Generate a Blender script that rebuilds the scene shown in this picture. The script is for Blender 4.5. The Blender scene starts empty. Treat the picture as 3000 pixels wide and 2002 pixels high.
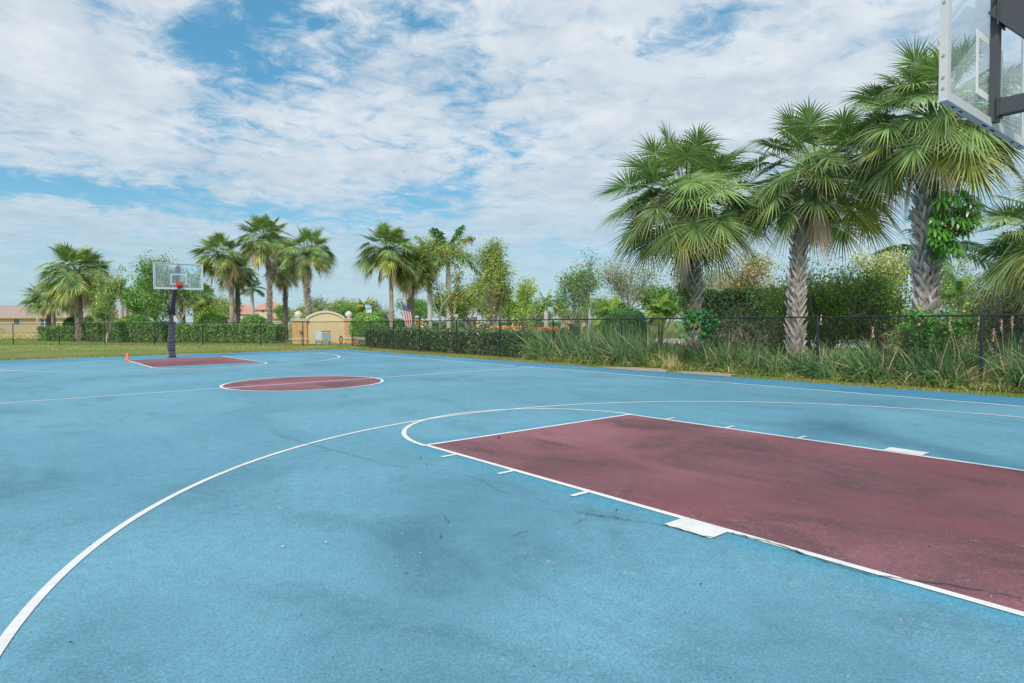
import bpy, math, random
import numpy as np
from mathutils import Vector, Matrix
R = math.radians
scene = bpy.context.scene
COL = scene.collection
rng = np.random.default_rng(7)
random.seed(7)

# ------------------------------------------------------------------ camera
CP = np.array([-5.6875, -0.3498, 1.4584]); YAW, PIT, ROL, FOC = 0.6854, -0.0316, -0.0062, 1826.4
FW = np.array([math.sin(YAW)*math.cos(PIT), math.cos(YAW)*math.cos(PIT), math.sin(PIT)])
_r = np.array([math.cos(YAW), -math.sin(YAW), 0.0]); _u = np.cross(_r, FW)
RT = _r*math.cos(ROL)+_u*math.sin(ROL); UP = -_r*math.sin(ROL)+_u*math.cos(ROL)
cd = bpy.data.cameras.new('camera'); cam = bpy.data.objects.new('camera', cd); COL.objects.link(cam)
cam.matrix_world = Matrix(((RT[0], UP[0], -FW[0], CP[0]), (RT[1], UP[1], -FW[1], CP[1]), (RT[2], UP[2], -FW[2], CP[2]), (0, 0, 0, 1)))
cd.sensor_width = 36; cd.lens = FOC/3000*36; cd.clip_end = 5000; cd.clip_start = 0.05
scene.camera = cam

# ------------------------------------------------------------------ exposure, world, sun
SUN_EL, SUN_AZ = R(42), math.atan2(-0.72, -0.60)     # azimuth from +y towards +x
SKY_ROT = SUN_AZ
scene.view_settings.view_transform = 'Standard'; scene.view_settings.look = 'None'
scene.view_settings.exposure = 0.0; scene.view_settings.gamma = 1.0
scene.render.engine = 'CYCLES'
scene.cycles.max_bounces = 8; scene.cycles.transparent_max_bounces = 24
scene.cycles.diffuse_bounces = 4; scene.cycles.glossy_bounces = 2; scene.cycles.transmission_bounces = 3
sd = bpy.data.lights.new('sun', 'SUN'); sd.energy = 3.0; sd.angle = R(9.0); sd.color = (1.0, 0.955, 0.88)
sun = bpy.data.objects.new('sun', sd); COL.objects.link(sun)
sv = Vector((math.sin(SUN_AZ)*math.cos(SUN_EL), math.cos(SUN_AZ)*math.cos(SUN_EL), math.sin(SUN_EL)))
sun.rotation_euler = sv.to_track_quat('Z', 'Y').to_euler()

class NT:
    """small helper to write node trees as expressions"""
    def __init__(s, tree): s.t = tree; s.n = tree.nodes; s.l = tree.links
    def node(s, typ, ins=None, **kw):
        nd = s.n.new(typ)
        for k, v in kw.items(): setattr(nd, k, v)
        if ins:
            for k, v in ins.items():
                sock = nd.inputs[k]
                if isinstance(v, bpy.types.NodeSocket): s.l.new(v, sock)
                else: sock.default_value = v
        return nd
    def m(s, op, a, b=0.0, c=None, clamp=False):
        ins = {0: a, 1: b}
        if c is not None: ins[2] = c
        nd = s.node('ShaderNodeMath', ins, operation=op); nd.use_clamp = clamp
        return nd.outputs[0]
    def vm(s, op, a, b=(0, 0, 0), out=0):
        nd = s.node('ShaderNodeVectorMath', {0: a, 1: b}, operation=op)
        return nd.outputs[out]
    def noise(s, vec, scale, detail=2, rough=.5, dist=0.0, out=0):
        nd = s.node('ShaderNodeTexNoise', {'Vector': vec, 'Scale': scale, 'Detail': detail, 'Roughness': rough, 'Distortion': dist})
        return nd.outputs[out]
    def ramp(s, fac, stops, interp='LINEAR'):
        nd = s.node('ShaderNodeValToRGB', {0: fac}); cr = nd.color_ramp; cr.interpolation = interp
        while len(cr.elements) < len(stops): cr.elements.new(0.5)
        for e, (p, c) in zip(cr.elements, stops):
            e.position = p; e.color = (c, c, c, 1) if isinstance(c, (int, float)) else (*c, 1)
        return nd.outputs[0]
    def sstep(s, v, a, b):
        nd = s.node('ShaderNodeMapRange', {0: v, 1: a, 2: b, 3: 0.0, 4: 1.0}, interpolation_type='SMOOTHSTEP')
        return nd.outputs[0]
    def mix(s, fac, a, b, blend='MIX'):
        nd = s.node('ShaderNodeMix', data_type='RGBA', blend_type=blend)
        for i, v in ((0, fac), (6, a), (7, b)):
            if isinstance(v, bpy.types.NodeSocket): s.l.new(v, nd.inputs[i])
            elif i == 0: nd.inputs[0].default_value = v
            else: nd.inputs[i].default_value = (*v, 1) if len(v) == 3 else v
        return nd.outputs[2]

def make_world():
    w = bpy.data.worlds.new('World'); scene.world = w; w.use_nodes = True
    t = NT(w.node_tree); w.node_tree.nodes.clear()
    sky = t.node('ShaderNodeTexSky'); sky.sky_type = 'NISHITA'; sky.sun_disc = False
    sky.sun_elevation = SUN_EL; sky.sun_rotation = SKY_ROT; sky.air_density = 1.0; sky.dust_density = 0.6; sky.ozone_density = 2.0
    d0 = t.node('ShaderNodeTexCoord').outputs['Generated']
    d0 = t.vm('NORMALIZE', d0)
    # warp the direction a little so that every edge of the cloud field is ragged
    wv = t.noise(d0, 7.0, 5, .6, 0, 1)
    wv = t.vm('SCALE', t.vm('SUBTRACT', wv, (.5, .5, .5)))
    wv.node.inputs[3].default_value = 0.10
    d = t.vm('ADD', d0, wv)
    sep = t.node('ShaderNodeSeparateXYZ', {0: d0}).outputs
    zz = t.m('ADD', t.m('MAXIMUM', sep[2], 0.0), 0.10)
    pl = t.node('ShaderNodeCombineXYZ', {0: t.m('DIVIDE', sep[0], zz), 1: t.m('DIVIDE', sep[1], zz), 2: 0.0}).outputs[0]
    # openings in the cloud layer and thicker banks, as directions on the sky: az px, el px (photo units), widths, weight
    blobs = [(800, 190, 270, 110, .85), (640, 330, 90, 110, .5), (1080, 60, 220, 60, .75), (760, 20, 110, 30, .9), (640, 130, 120, 70, .6), (1350, 275, 90, 90, .7),
             (2090, 35, 210, 45, .7), (2000, 100, 160, 35, .45), (260, 575, 520, 40, .85), (120, 560, 250, 26, .7), (900, 640, 300, 60, .45),
             (1240, 590, 170, 55, .9), (1440, 400, 190, 60, .6), (1700, 735, 160, 22, .8), (2790, 620, 120, 90, .7), (1500, 470, 60, 40, .4),
             (60, 770, 400, 60, .25), (2640, 60, 120, 60, .35), (1700, 200, 200, 60, .3), (500, 60, 200, 40, .35), (1560, 330, 120, 50, .35), (2300, 500, 220, 50, .25), (1900, 420, 200, 40, .25), (1380, 520, 70, 50, .6), (930, 420, 120, 40, .3), (3300, 200, 300, 200, .5), (-400, 300, 300, 120, .5),
             (2100, 300, 600, 120, -.4), (300, 200, 300, 100, -.5), (1700, 120, 250, 60, -.35), (1900, 600, 300, 60, -.45), (400, 640, 260, 14, -.5)]
    def blob_sum(lst):
        tot = None
        for (bx, by, rx, ry, wgt) in lst:
            v = FW + RT*(bx-1500)/FOC + UP*(1001-by)/FOC; v = v/np.linalg.norm(v)
            t1 = np.array([v[1], -v[0], 0]); t1 /= np.linalg.norm(t1); t2 = np.cross(t1, v)
            a = t.vm('DOT_PRODUCT', d, tuple(t1/(rx/FOC)), 1); b = t.vm('DOT_PRODUCT', d, tuple(t2/(ry/FOC)), 1)
            q = t.m('MULTIPLY_ADD', b, b, t.m('MULTIPLY', a, a))
            e = t.m('POWER', 2.718, t.m('MULTIPLY', q, -1.0))
            g = t.m('GREATER_THAN', t.vm('DOT_PRODUCT', d, tuple(v), 1), 0.2)
            e = t.m('MULTIPLY', t.m('MULTIPLY', e, g), wgt)
            tot = e if tot is None else t.m('ADD', tot, e)
        return tot
    hole = blob_sum(blobs)
    n1 = t.noise(pl, 2.4, 9, .66, .25)
    n2 = t.noise(pl, 8.0, 7, .66, .5)
    cov = t.m('MULTIPLY_ADD', n1, .80, t.m('MULTIPLY', n2, 1.20))       # ~1.0 average
    cov = t.m('SUBTRACT', cov, t.m('MULTIPLY', hole, .42))
    alpha = t.sstep(cov, .48, 1.0)
    thick = t.sstep(cov, .80, 1.22)
    n3 = t.noise(pl, 2.1, 7, .62, .5)
    n3 = t.sstep(n3, .36, .66)
    n4 = t.sstep(t.noise(pl, 6.5, 5, .6, .3), .38, .64)
    shade = t.m('MULTIPLY_ADD', n4, .40, t.m('MULTIPLY', n3, .60))
    lowc = t.mix(shade, (0.53, 0.64, 0.75), (0.82, 0.87, 0.92))
    cloudc = t.mix(t.m('MULTIPLY', thick, .30), lowc, (0.72, 0.76, 0.80))
    # low sky is dimmer and bluer behind the distant trees
    lowel = t.sstep(sep[2], .30, .02)
    cloudc = t.mix(t.m('MULTIPLY', lowel, .62), cloudc, (0.42, 0.56, 0.66))
    blue = t.vm('MULTIPLY', sky.outputs[0], (0.088, 0.145, 0.152))
    blue = t.mix(.60, blue, t.mix(lowel, (0.11, 0.37, 0.60), (0.30, 0.52, 0.66)))
    alpha = t.m('MULTIPLY', alpha, t.m('SUBTRACT', .97, t.m('MULTIPLY', lowel, .30)))
    col = t.mix(alpha, blue, cloudc)
    skyn = t.vm('SCALE', col); skyn.node.inputs[3].default_value = 10.0
    bg = t.node('ShaderNodeBackground', {'Color': skyn, 'Strength': 0.1})
    out = t.node('ShaderNodeOutputWorld'); t.l.new(bg.outputs[0], out.inputs[0])
    w.cycles.sampling_method = 'MANUAL'; w.cycles.sample_map_resolution = 512
make_world()

# ------------------------------------------------------------------ geometry helpers
def hor(px):                                   # image row of the horizon in a column of the photo
    return 943.25 - 0.00623*(px-1500)
def at(px, d, z=0.0):                          # a point of the place: column of the photo and metres away from the camera
    p = CP + _f2*d + RT*((px-1500)/FOC*d)
    return Vector((p[0], p[1], z))
_f2 = np.array([FW[0], FW[1], 0])
def zh(px, py, d): return CP[2] + d*(hor(px)-py)/FOC
def mpp(d): return d/FOC

class MB:
    """mesh builder collecting vertices, faces and a colour per vertex"""
    def __init__(s): s.v = []; s.f = []; s.c = []; s.n = 0; s.smooth = False
    def add(s, v, f, c=(.5, .5, .5)):
        v = np.asarray(v, dtype=np.float32).reshape(-1, 3); f = np.asarray(f, dtype=np.int64)
        s.f.append(f + s.n); s.v.append(v)
        c = np.asarray(c, dtype=np.float32)
        if c.ndim == 1: c = np.repeat(c[None, :3], len(v), 0)
        s.c.append(c[:, :3]); s.n += len(v)
    def box(s, x0, x1, y0, y1, z0, z1, c=(.5, .5, .5), M=None):
        v = np.array([[x, y, z] for z in (z0, z1) for y in (y0, y1) for x in (x0, x1)], dtype=float)
        if M is not None: v = (np.array(M.to_3x3()) @ v.T).T + np.array(M.to_translation())
        s.add(v, [[0, 2, 3, 1], [4, 5, 7, 6], [0, 1, 5, 4], [2, 6, 7, 3], [0, 4, 6, 2], [1, 3, 7, 5]], c)
    def tube(s, pts, rad, n=8, c=(.5, .5, .5), caps=True, closed=False):
        pts = np.asarray(pts, dtype=float); m = len(pts); rad = np.broadcast_to(np.asarray(rad, dtype=float), (m,))
        tang = np.gradient(pts, axis=0) if not closed else np.roll(pts, -1, 0)-np.roll(pts, 1, 0)
        tang /= np.linalg.norm(tang, axis=1)[:, None]+1e-9
        ref = np.array([0, 0, 1.0]) if abs(tang[0][2]) < .9 else np.array([1.0, 0, 0])
        V = []; a = np.linspace(0, 2*np.pi, n, endpoint=False)
        nx = np.cross(ref, tang[0]); nx /= np.linalg.norm(nx)
        for i in range(m):
            nx = nx - tang[i]*np.dot(nx, tang[i]); nx /= np.linalg.norm(nx)+1e-9
            ny = np.cross(tang[i], nx)
            V.append(pts[i]+rad[i]*(np.cos(a)[:, None]*nx+np.sin(a)[:, None]*ny))
        V = np.concatenate(V); F = []
        for i in range(m if closed else m-1):
            j = (i+1) % m
            for k in range(n): F.append([i*n+k, i*n+(k+1) % n, j*n+(k+1) % n, j*n+k])
        if isinstance(c, np.ndarray) and c.ndim == 2: c = np.repeat(c, n, 0)
        s.add(V, F, c)
        if caps and not closed:
            cc = c if not (isinstance(c, np.ndarray) and c.ndim == 2) else c[0]
            for i, idx in ((0, range(n-1, -1, -1)), (m-1, range(n))):
                base = V[i*n:(i+1)*n]; cen = base.mean(0)
                s.add(np.vstack([base, cen]), [[idx_, (idx_+1) % n, n, n] for idx_ in range(n)], cc)
    def lathe(s, prof, n=16, c=(.5, .5, .5), cen=(0, 0)):
        a = np.linspace(0, 2*np.pi, n, endpoint=False); V = []
        for (r_, z) in prof: V.append(np.stack([cen[0]+r_*np.cos(a), cen[1]+r_*np.sin(a), np.full(n, z)], 1))
        F = [[i*n+k, i*n+(k+1) % n, (i+1)*n+(k+1) % n, (i+1)*n+k] for i in range(len(prof)-1) for k in range(n)]
        s.add(np.concatenate(V), F, c)
    def prism(s, poly, y0, y1, c=(.5, .5, .5), axis='y'):
        """extrude an outline given in (x, z) along y"""
        p = np.asarray(poly, dtype=float); n = len(p)
        A = np.stack([p[:, 0], np.full(n, y0), p[:, 1]], 1); B = np.stack([p[:, 0], np.full(n, y1), p[:, 1]], 1)
        if axis == 'z':
            A = np.stack([p[:, 0], p[:, 1], np.full(n, y0)], 1); B = np.stack([p[:, 0], p[:, 1], np.full(n, y1)], 1)
        V = np.vstack([A, B]); s.add(V, [[k, (k+1) % n, n+(k+1) % n, n+k] for k in range(n)], c)
        s.poly(A[::-1], c); s.poly(B, c)
    def poly(s, pts, c=(.5, .5, .5)):
        pts = np.asarray(pts, dtype=float); s.ng = getattr(s, 'ng', [])
        s.ng.append(list(range(s.n, s.n+len(pts)))); s.v.append(pts.astype(np.float32)); s.c.append(np.repeat(np.asarray(c, dtype=np.float32)[None, :3], len(pts), 0)); s.n += len(pts)
    def ribbons(s, P, D, L, W, nseg=4, droop=0.0, prof=None, side=None, cols=None, tipcols=None):
        """many blades at once: start points, directions, lengths, widths; droop bends them under gravity"""
        P = np.asarray(P, float); D = np.asarray(D, float); N = len(P)
        D = D/(np.linalg.norm(D, axis=1)[:, None]+1e-9)
        L = np.broadcast_to(np.asarray(L, float), (N,)); W = np.broadcast_to(np.asarray(W, float), (N,)); droop = np.broadcast_to(np.asarray(droop, float), (N,))
        tt = np.linspace(0, 1, nseg+1)
        if prof is None: prof = 1-tt**2*.95
        if side is None:
            side = np.cross(D, np.array([0, 0, 1.0])+rng.normal(0, .35, (N, 3)))
        side = side/(np.linalg.norm(side, axis=1)[:, None]+1e-9)
        pos = P[:, None]+D[:, None]*(L[:, None]*tt)[:, :, None]
        g = np.zeros((N, nseg+1, 3)); g[:, :, 2] = -droop[:, None]*L[:, None]*tt**2
        pos = pos+g
        # keep the blade's length roughly constant
        pos = P[:, None]+(pos-P[:, None])*(1/np.sqrt(1+(droop*.6)**2))[:, None, None]
        off = side[:, None]*(W[:, None]*np.asarray(prof)[None, :]*.5)[:, :, None]
        V = np.stack([pos-off, pos+off], 2).reshape(N, -1, 3)
        nv = (nseg+1)*2
        f = np.array([[2*i, 2*i+1, 2*i+3, 2*i+2] for i in range(nseg)])
        F = (f[None]+(np.arange(N)*nv)[:, None, None]).reshape(-1, 4)
        if cols is None: cols = np.full((N, 3), .3)
        cols = np.asarray(cols, float)
        if tipcols is not None:
            w = (tt**2)[None, :, None]; C = cols[:, None]*(1-w)+np.asarray(tipcols)[:, None]*w; C = np.repeat(C, 2, 1).reshape(-1, 3)
        else: C = np.repeat(cols, nv, 0)
        s.add(V.reshape(-1, 3), F, C)
    def leaves(s, P, size, cols, asp=.45, flat=0.0, Nrm=None):
        """rhombic leaves at the points P with random orientation"""
        P = np.asarray(P, float); N = len(P); size = np.broadcast_to(np.asarray(size, float), (N,))
        nr = rng.normal(size=(N, 3)) if Nrm is None else Nrm+rng.normal(0, .6, (N, 3))
        nr[:, 2] = np.abs(nr[:, 2])+flat; nr /= np.linalg.norm(nr, axis=1)[:, None]
        a = np.cross(nr, rng.normal(size=(N, 3))); a /= np.linalg.norm(a, axis=1)[:, None]+1e-9
        b = np.cross(nr, a); S = size[:, None]
        V = np.stack([P-a*S*.5, P+b*S*asp*.5+nr*S*.06-a*S*.08, P+a*S*.5, P-b*S*asp*.5+nr*S*.06-a*S*.08], 1).reshape(-1, 3)
        F = (np.arange(N)*4)[:, None]+np.array([0, 1, 2, 3])[None]
        s.add(V, F, np.repeat(cols, 4, 0))
    def mesh(s, name, mat=None, smooth=False):
        me = bpy.data.meshes.new(name)
        V = np.concatenate(s.v) if s.v else np.zeros((0, 3), np.float32)
        faces = np.concatenate([f.reshape(-1, 4) for f in s.f]) if s.f else np.zeros((0, 4), int)
        ng = getattr(s, 'ng', [])
        tri = faces[:, 2] == faces[:, 3] if len(faces) else np.zeros(0, bool)
        q = faces[~tri]; t3 = faces[tri][:, :3]
        loops = np.concatenate([q.ravel(), t3.ravel()] + [np.array(p) for p in ng]) if (len(q) or len(t3) or ng) else np.zeros(0, int)
        sizes = np.concatenate([np.full(len(q), 4), np.full(len(t3), 3), np.array([len(p) for p in ng], int)]).astype(int)
        me.vertices.add(len(V)); me.vertices.foreach_set('co', V.ravel())
        me.loops.add(len(loops)); me.loops.foreach_set('vertex_index', loops.astype(np.int32))
        me.polygons.add(len(sizes)); starts = np.concatenate([[0], np.cumsum(sizes)[:-1]]).astype(np.int32)
        me.polygons.foreach_set('loop_start', starts)
        me.polygons.foreach_set('use_smooth', np.full(len(sizes), bool(smooth)))
        ca = me.color_attributes.new('tint', 'FLOAT_COLOR', 'POINT')
        C = np.concatenate(s.c); C4 = np.concatenate([C, np.ones((len(C), 1), np.float32)], 1)
        ca.data.foreach_set('color', C4.astype(np.float32).ravel())
        me.update(calc_edges=True); me.validate()
        if mat: me.materials.append(mat)
        return me

def obj(name, mb, mat, parent=None, loc=None, smooth=False, rotz=0):
    me = mb if isinstance(mb, bpy.types.Mesh) else mb.mesh(name, mat, smooth)
    o = bpy.data.objects.new(name, me); COL.objects.link(o)
    if parent: o.parent = parent
    if loc is not None: o.location = loc
    if rotz: o.rotation_euler[2] = rotz
    return o
def tag(o, label=None, cat=None, group=None, kind=None):
    if label: o['label'] = label
    if cat: o['category'] = cat
    if group: o['group'] = group
    if kind: o['kind'] = kind
    return o
def thing(name, label, cat, loc=(0, 0, 0), rotz=0, group=None):
    o = bpy.data.objects.new(name, None); COL.objects.link(o); o.location = loc; o.rotation_euler = (0, 0, rotz); o.empty_display_size = .2
    return tag(o, label, cat, group)
def copy_tree(o, parent=None):
    c = o.copy(); COL.objects.link(c); c.parent = parent
    for ch in list(o.children): copy_tree(ch, c)
    return c
def yaw_to_cam(p):          # rotation that turns local -y towards the camera
    return math.atan2(CP[1]-p[1], CP[0]-p[0])+math.pi/2

# ------------------------------------------------------------------ materials
def mat(name, col=(.5, .5, .5), gain=1.0, rough=.6, metal=0.0, vary=0.0, vscale=8.0, bump=0.0, bscale=40.0, tint=False, spec=.5, transl=0.0, col2=None, coat=0):
    m_ = bpy.data.materials.new(name); m_.use_nodes = True; t = NT(m_.node_tree)
    b = t.n['Principled BSDF']; b.inputs['Roughness'].default_value = rough; b.inputs['Metallic'].default_value = metal
    b.inputs['Specular IOR Level'].default_value = spec
    co = t.node('ShaderNodeTexCoord').outputs['Object']
    if tint:
        c = t.node('ShaderNodeAttribute', attribute_name='tint').outputs['Color']
        if gain != 1: c = t.vm('SCALE', c); c.node.inputs[3].default_value = gain
    else:
        c = t.node('ShaderNodeRGB').outputs[0]; c.default_value = (*col, 1)
    if col2: c = t.mix(t.sstep(t.noise(co, vscale*.5, 5, .6, .3), .42, .62), c, col2)
    if vary:
        n = t.noise(co, vscale, 5, .6)
        f = t.m('MULTIPLY_ADD', n, 2*vary, 1-vary)
        c = t.vm('SCALE', c); t.l.new(f, c.node.inputs[3])
    t.l.new(c, b.inputs['Base Color'])
    if bump:
        bp = t.node('ShaderNodeBump', {'Height': t.noise(co, bscale, 4, .6), 'Strength': bump, 'Distance': .01})
        t.l.new(bp.outputs[0], b.inputs['Normal'])
    if transl:
        tr = t.node('ShaderNodeBsdfTranslucent', {'Color': c}); mx = t.node('ShaderNodeMixShader', {0: transl, 1: b.outputs[0], 2: tr.outputs[0]})
        t.l.new(mx.outputs[0], t.n['Material Output'].inputs[0])
    return m_

M_leaf = mat('leaf', gain=2.6, tint=True, rough=.45, transl=.28, spec=.4)
M_palmleaf = mat('palm_leaf', gain=1.9, tint=True, rough=.38, transl=.22, spec=.5)
M_grass = mat('grass_blade', gain=2.35, tint=True, rough=.6, transl=.22, spec=.25)
M_bark = mat('bark', tint=True, rough=.9, vary=.35, vscale=14, bump=.6, bscale=30, spec=.15)
M_smoothbark = mat('pale_trunk', tint=True, rough=.85, vary=.18, vscale=6, bump=.3, bscale=14, spec=.2)
M_black = mat('black_vinyl', (.018, .021, .028), .42, vary=.2)
M_blacksteel = mat('black_steel', (.062, .066, .074), .45, vary=.35, vscale=60, bump=.25, bscale=300)
M_pad = mat('pad_vinyl', (.055, .066, .080), .5, vary=.15, vscale=5, bump=.5, bscale=9)
M_alu = mat('aluminium', (.60, .60, .61), .55, metal=.10, vary=.10, vscale=10)
M_white = mat('white_paint', (.80, .80, .79), .45, vary=.04)
M_redpaint = mat('red_orange_paint', (.62, .06, .035), .45, vary=.15)
M_rim = mat('rusty_orange_rim', (.30, .075, .04), .5, vary=.3, vscale=30)
M_bolt = mat('bolt_steel', (.45, .45, .45), .35, metal=.8)
M_orange = mat('cone_plastic', (.83, .17, .055), .5, vary=.10, vscale=12)
M_tint = mat('painted', tint=True, rough=.6, vary=.06, vscale=3)
M_stucco = mat('stucco', tint=True, rough=.9, vary=.08, vscale=1.5, bump=.3, bscale=60)
M_pane = mat('window_pane', (.13, .17, .20), .12, spec=.8)
M_cloth = mat('flag_cloth', tint=True, rough=.8, transl=.3)

def roof_mat(name, c1, c2, sx):
    m_ = bpy.data.materials.new(name); m_.use_nodes = True; t = NT(m_.node_tree); b = t.n['Principled BSDF']; b.inputs['Roughness'].default_value = .85
    co = t.node('ShaderNodeTexCoord').outputs['Object']
    w = t.node('ShaderNodeTexWave', {'Vector': co, 'Scale': sx, 'Distortion': .3}, wave_type='BANDS', bands_direction='X').outputs[1]
    w2 = t.node('ShaderNodeTexWave', {'Vector': co, 'Scale': sx*.8, 'Distortion': .3}, wave_type='BANDS', bands_direction='Z', wave_profile='SAW').outputs[1]
    c = t.mix(t.noise(co, 1.3, 5, .7), c1, c2)
    t.l.new(c, b.inputs['Base Color'])
    bp = t.node('ShaderNodeBump', {'Height': t.m('ADD', w, w2), 'Strength': .9, 'Distance': .06}); t.l.new(bp.outputs[0], b.inputs['Normal'])
    return m_
M_rooftan = roof_mat('tan_roof_tile', (.40, .30, .26), (.52, .41, .36), 1.6)
M_roofpink = roof_mat('pink_roof_tile', (.60, .26, .20), (.72, .36, .29), 1.4)

def glass_mat(name, streak):
    m_ = bpy.data.materials.new(name); m_.use_nodes = True; t = NT(m_.node_tree); b = t.n['Principled BSDF']
    b.inputs['Base Color'].default_value = (.80, .86, .90, 1); b.inputs['Roughness'].default_value = .6
    co = t.node('ShaderNodeTexCoord').outputs['Object']
    v = t.vm('MULTIPLY', co, (16, 1, 1.2)); n = t.noise(v, 2.2, 5, .7)
    big = t.noise(co, 1.8, 2, .5)
    f = t.m('MULTIPLY_ADD', t.sstep(t.m('MULTIPLY', n, t.m('ADD', big, .5)), .46, .72), streak, .10, clamp=True)
    tr = t.node('ShaderNodeBsdfTransparent', {'Color': (.88, .96, 1.0, 1)})
    mx = t.node('ShaderNodeMixShader', {0: f, 1: tr.outputs[0], 2: b.outputs[0]})
    gl = t.node('ShaderNodeBsdfGlossy', {'Roughness': .02}); fr = t.node('ShaderNodeFresnel', {'IOR': 1.35}).outputs[0]; fr = t.m('MULTIPLY', fr, t.m('SUBTRACT', 1.0, t.node('ShaderNodeNewGeometry').outputs['Backfacing']))
    mx2 = t.node('ShaderNodeMixShader', {0: fr, 1: mx.outputs[0], 2: gl.outputs[0]})
    t.l.new(mx2.outputs[0], t.n['Material Output'].inputs[0]); return m_
M_glass = glass_mat('backboard_glass', .20)

# court markings' measures (metres)
FT = .3048
LEN, HW = 29.205, 7.388
KH, FTD, FTD2 = 1.829, 5.973, 5.66
R3, BY, R32, BY2 = 5.915, 1.804, 6.02, 1.708
RC, RF = 1.858, 1.862

def court_mat(name, base, dark, light, maroon=False):
    m_ = bpy.data.materials.new(name); m_.use_nodes = True; t = NT(m_.node_tree); b = t.n['Principled BSDF']
    b.inputs['Specular IOR Level'].default_value = .25
    co = t.node('ShaderNodeTexCoord').outputs['Object']
    big = t.noise(co, .23, 5, .55, .6)
    mid = t.noise(t.vm('MULTIPLY', co, (1.0, .55, 1)), 1.1, 6, .65, .8)
    fine = t.noise(co, 9, 6, .75)
    grit = t.noise(co, 75, 4, .85)
    sepx = t.node('ShaderNodeSeparateXYZ', {0: co}).outputs
    wv = t.vm('SCALE', t.vm('SUBTRACT', t.noise(co, .9, 5, .65, 0, 1), (.5, .5, .5))); wv.node.inputs[3].default_value = 1.5
    cw = t.vm('ADD', co, wv)
    # mildew and wear stains, and other dark patches: centre, half sizes, angle, strength
    if maroon:
        st = [(.7, 3.0, .55, 2.6, .25, .9), (-1.3, 4.2, .5, 1.1, -.1, .8), (.2, 3.9, .7, .7, 0, .55), (-.6, 1.9, .8, 1.6, .1, .7), (.2, 13.6, 1.8, .5, -.2, .5), (-1.0, 24.6, .8, .35, .2, .9), (1.2, 1.4, .6, 1.5, 0, .6)]  # includes a dark patch on the left of the far key
    else:
        st = [(-3.3, 3.3, .9, .55, -.6, 1.0), (-3.9, 2.5, 1.0, .45, -.5, .8), (-2.6, 4.3, .8, .4, .4, .7), (2.75, 2.6, .26, 2.2, .28, .6), (2.45, 4.0, .2, .8, .2, .6),  # includes a long dark band beyond the near right lane line
              (-3.1, .9, .9, .6, .2, .8), (-5.2, 3.2, .6, .7, .3, .6), (-4.3, 5.6, 1.0, .4, -.4, .5), (3.6, 13.3, .9, .25, -.6, 1.0), (2.6, 15.6, 3.0, .35, -.4, .55), (-2.3, 5.6, .5, .6, 0, .6),
              (-5.9, 6.5, 1.3, .5, -.5, .55), (5.8, 5.2, .3, 2.2, .1, .55), (0, 20.2, 3, .5, -.4, .35), (-4.6, 1.5, .5, .5, 0, .8)]
    tot = None
    for (x, y, a, c_, an, w_) in st:
        ca, sa = math.cos(an), math.sin(an)
        dd = t.vm('SUBTRACT', cw, (x, y, 0))
        u = t.vm('DOT_PRODUCT', dd, (ca/a, -sa/a, 0), 1); v = t.vm('DOT_PRODUCT', dd, (sa/c_, ca/c_, 0), 1)
        q = t.m('MULTIPLY_ADD', v, v, t.m('MULTIPLY', u, u)); e = t.m('MULTIPLY', t.m('POWER', 2.718, t.m('MULTIPLY', q, -1.0)), w_)
        tot = e if tot is None else t.m('ADD', tot, e)
    dark_marks = t.m('MULTIPLY', tot, t.sstep(t.m('MULTIPLY_ADD', grit, .30, t.m('MULTIPLY_ADD', fine, .35, t.m('MULTIPLY', mid, .35))), .36, .58), clamp=True)
    c = t.mix(t.sstep(big, .35, .65), base, light)
    c = t.mix(t.m('MULTIPLY', t.sstep(mid, .46, .72), .75 if maroon else .36), c, dark)
    c = t.mix(t.m('MULTIPLY', dark_marks, .90 if maroon else .60), c, dark)
    if not maroon:
        # fresher, more saturated paint in a band around the repainted key and circle
        ax = t.m('ABSOLUTE', sepx[0])
        dx = t.m('MAXIMUM', t.m('SUBTRACT', ax, KH), t.m('SUBTRACT', sepx[1], FTD))
        dc = t.vm('LENGTH', t.vm('SUBTRACT', co, (0, LEN/2, 0)), out=1); dc = t.m('SUBTRACT', dc, RC)
        dk = t.m('MAXIMUM', t.m('SUBTRACT', ax, KH), t.m('SUBTRACT', LEN-FTD2, sepx[1]))
        dm = t.m('MINIMUM', t.m('MINIMUM', dx, dc), dk)
        halo = t.m('SUBTRACT', 1.0, t.sstep(t.m('ADD', dm, t.m('MULTIPLY', t.m('SUBTRACT', mid, .5), .35)), .05, .38))
        c = t.mix(t.m('MULTIPLY', halo, .55), c, (.050, .30, .44))
    f = t.m('MULTIPLY_ADD', t.sstep(fine, .3, .7), .18, .90); f = t.m('MULTIPLY', f, t.m('MULTIPLY_ADD', t.sstep(grit, .30, .70), .66, .67))
    c2 = t.vm('SCALE', c); t.l.new(f, c2.node.inputs[3])
    # scuffs: pale thin scratches; pale chips
    v = t.node('ShaderNodeTexVoronoi', {'Vector': co, 'Scale': 2.4}); chips = t.m('LESS_THAN', v.outputs['Distance'], .012)
    sc = t.noise(t.vm('MULTIPLY', cw, (1, .12, 1)), 9, 2, .5); sc = t.m('MULTIPLY', t.m('LESS_THAN', t.m('ABSOLUTE', t.m('SUBTRACT', sc, .5)), .0022), t.m('GREATER_THAN', mid, .52))
    c2 = t.mix(t.m('MULTIPLY', t.m('MAXIMUM', chips, sc), .35), c2, (.62, .62, .60))
    t.l.new(c2, b.inputs['Base Color'])
    t.l.new(t.m('MULTIPLY_ADD', mid, .3, .55), b.inputs['Roughness'])
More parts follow.
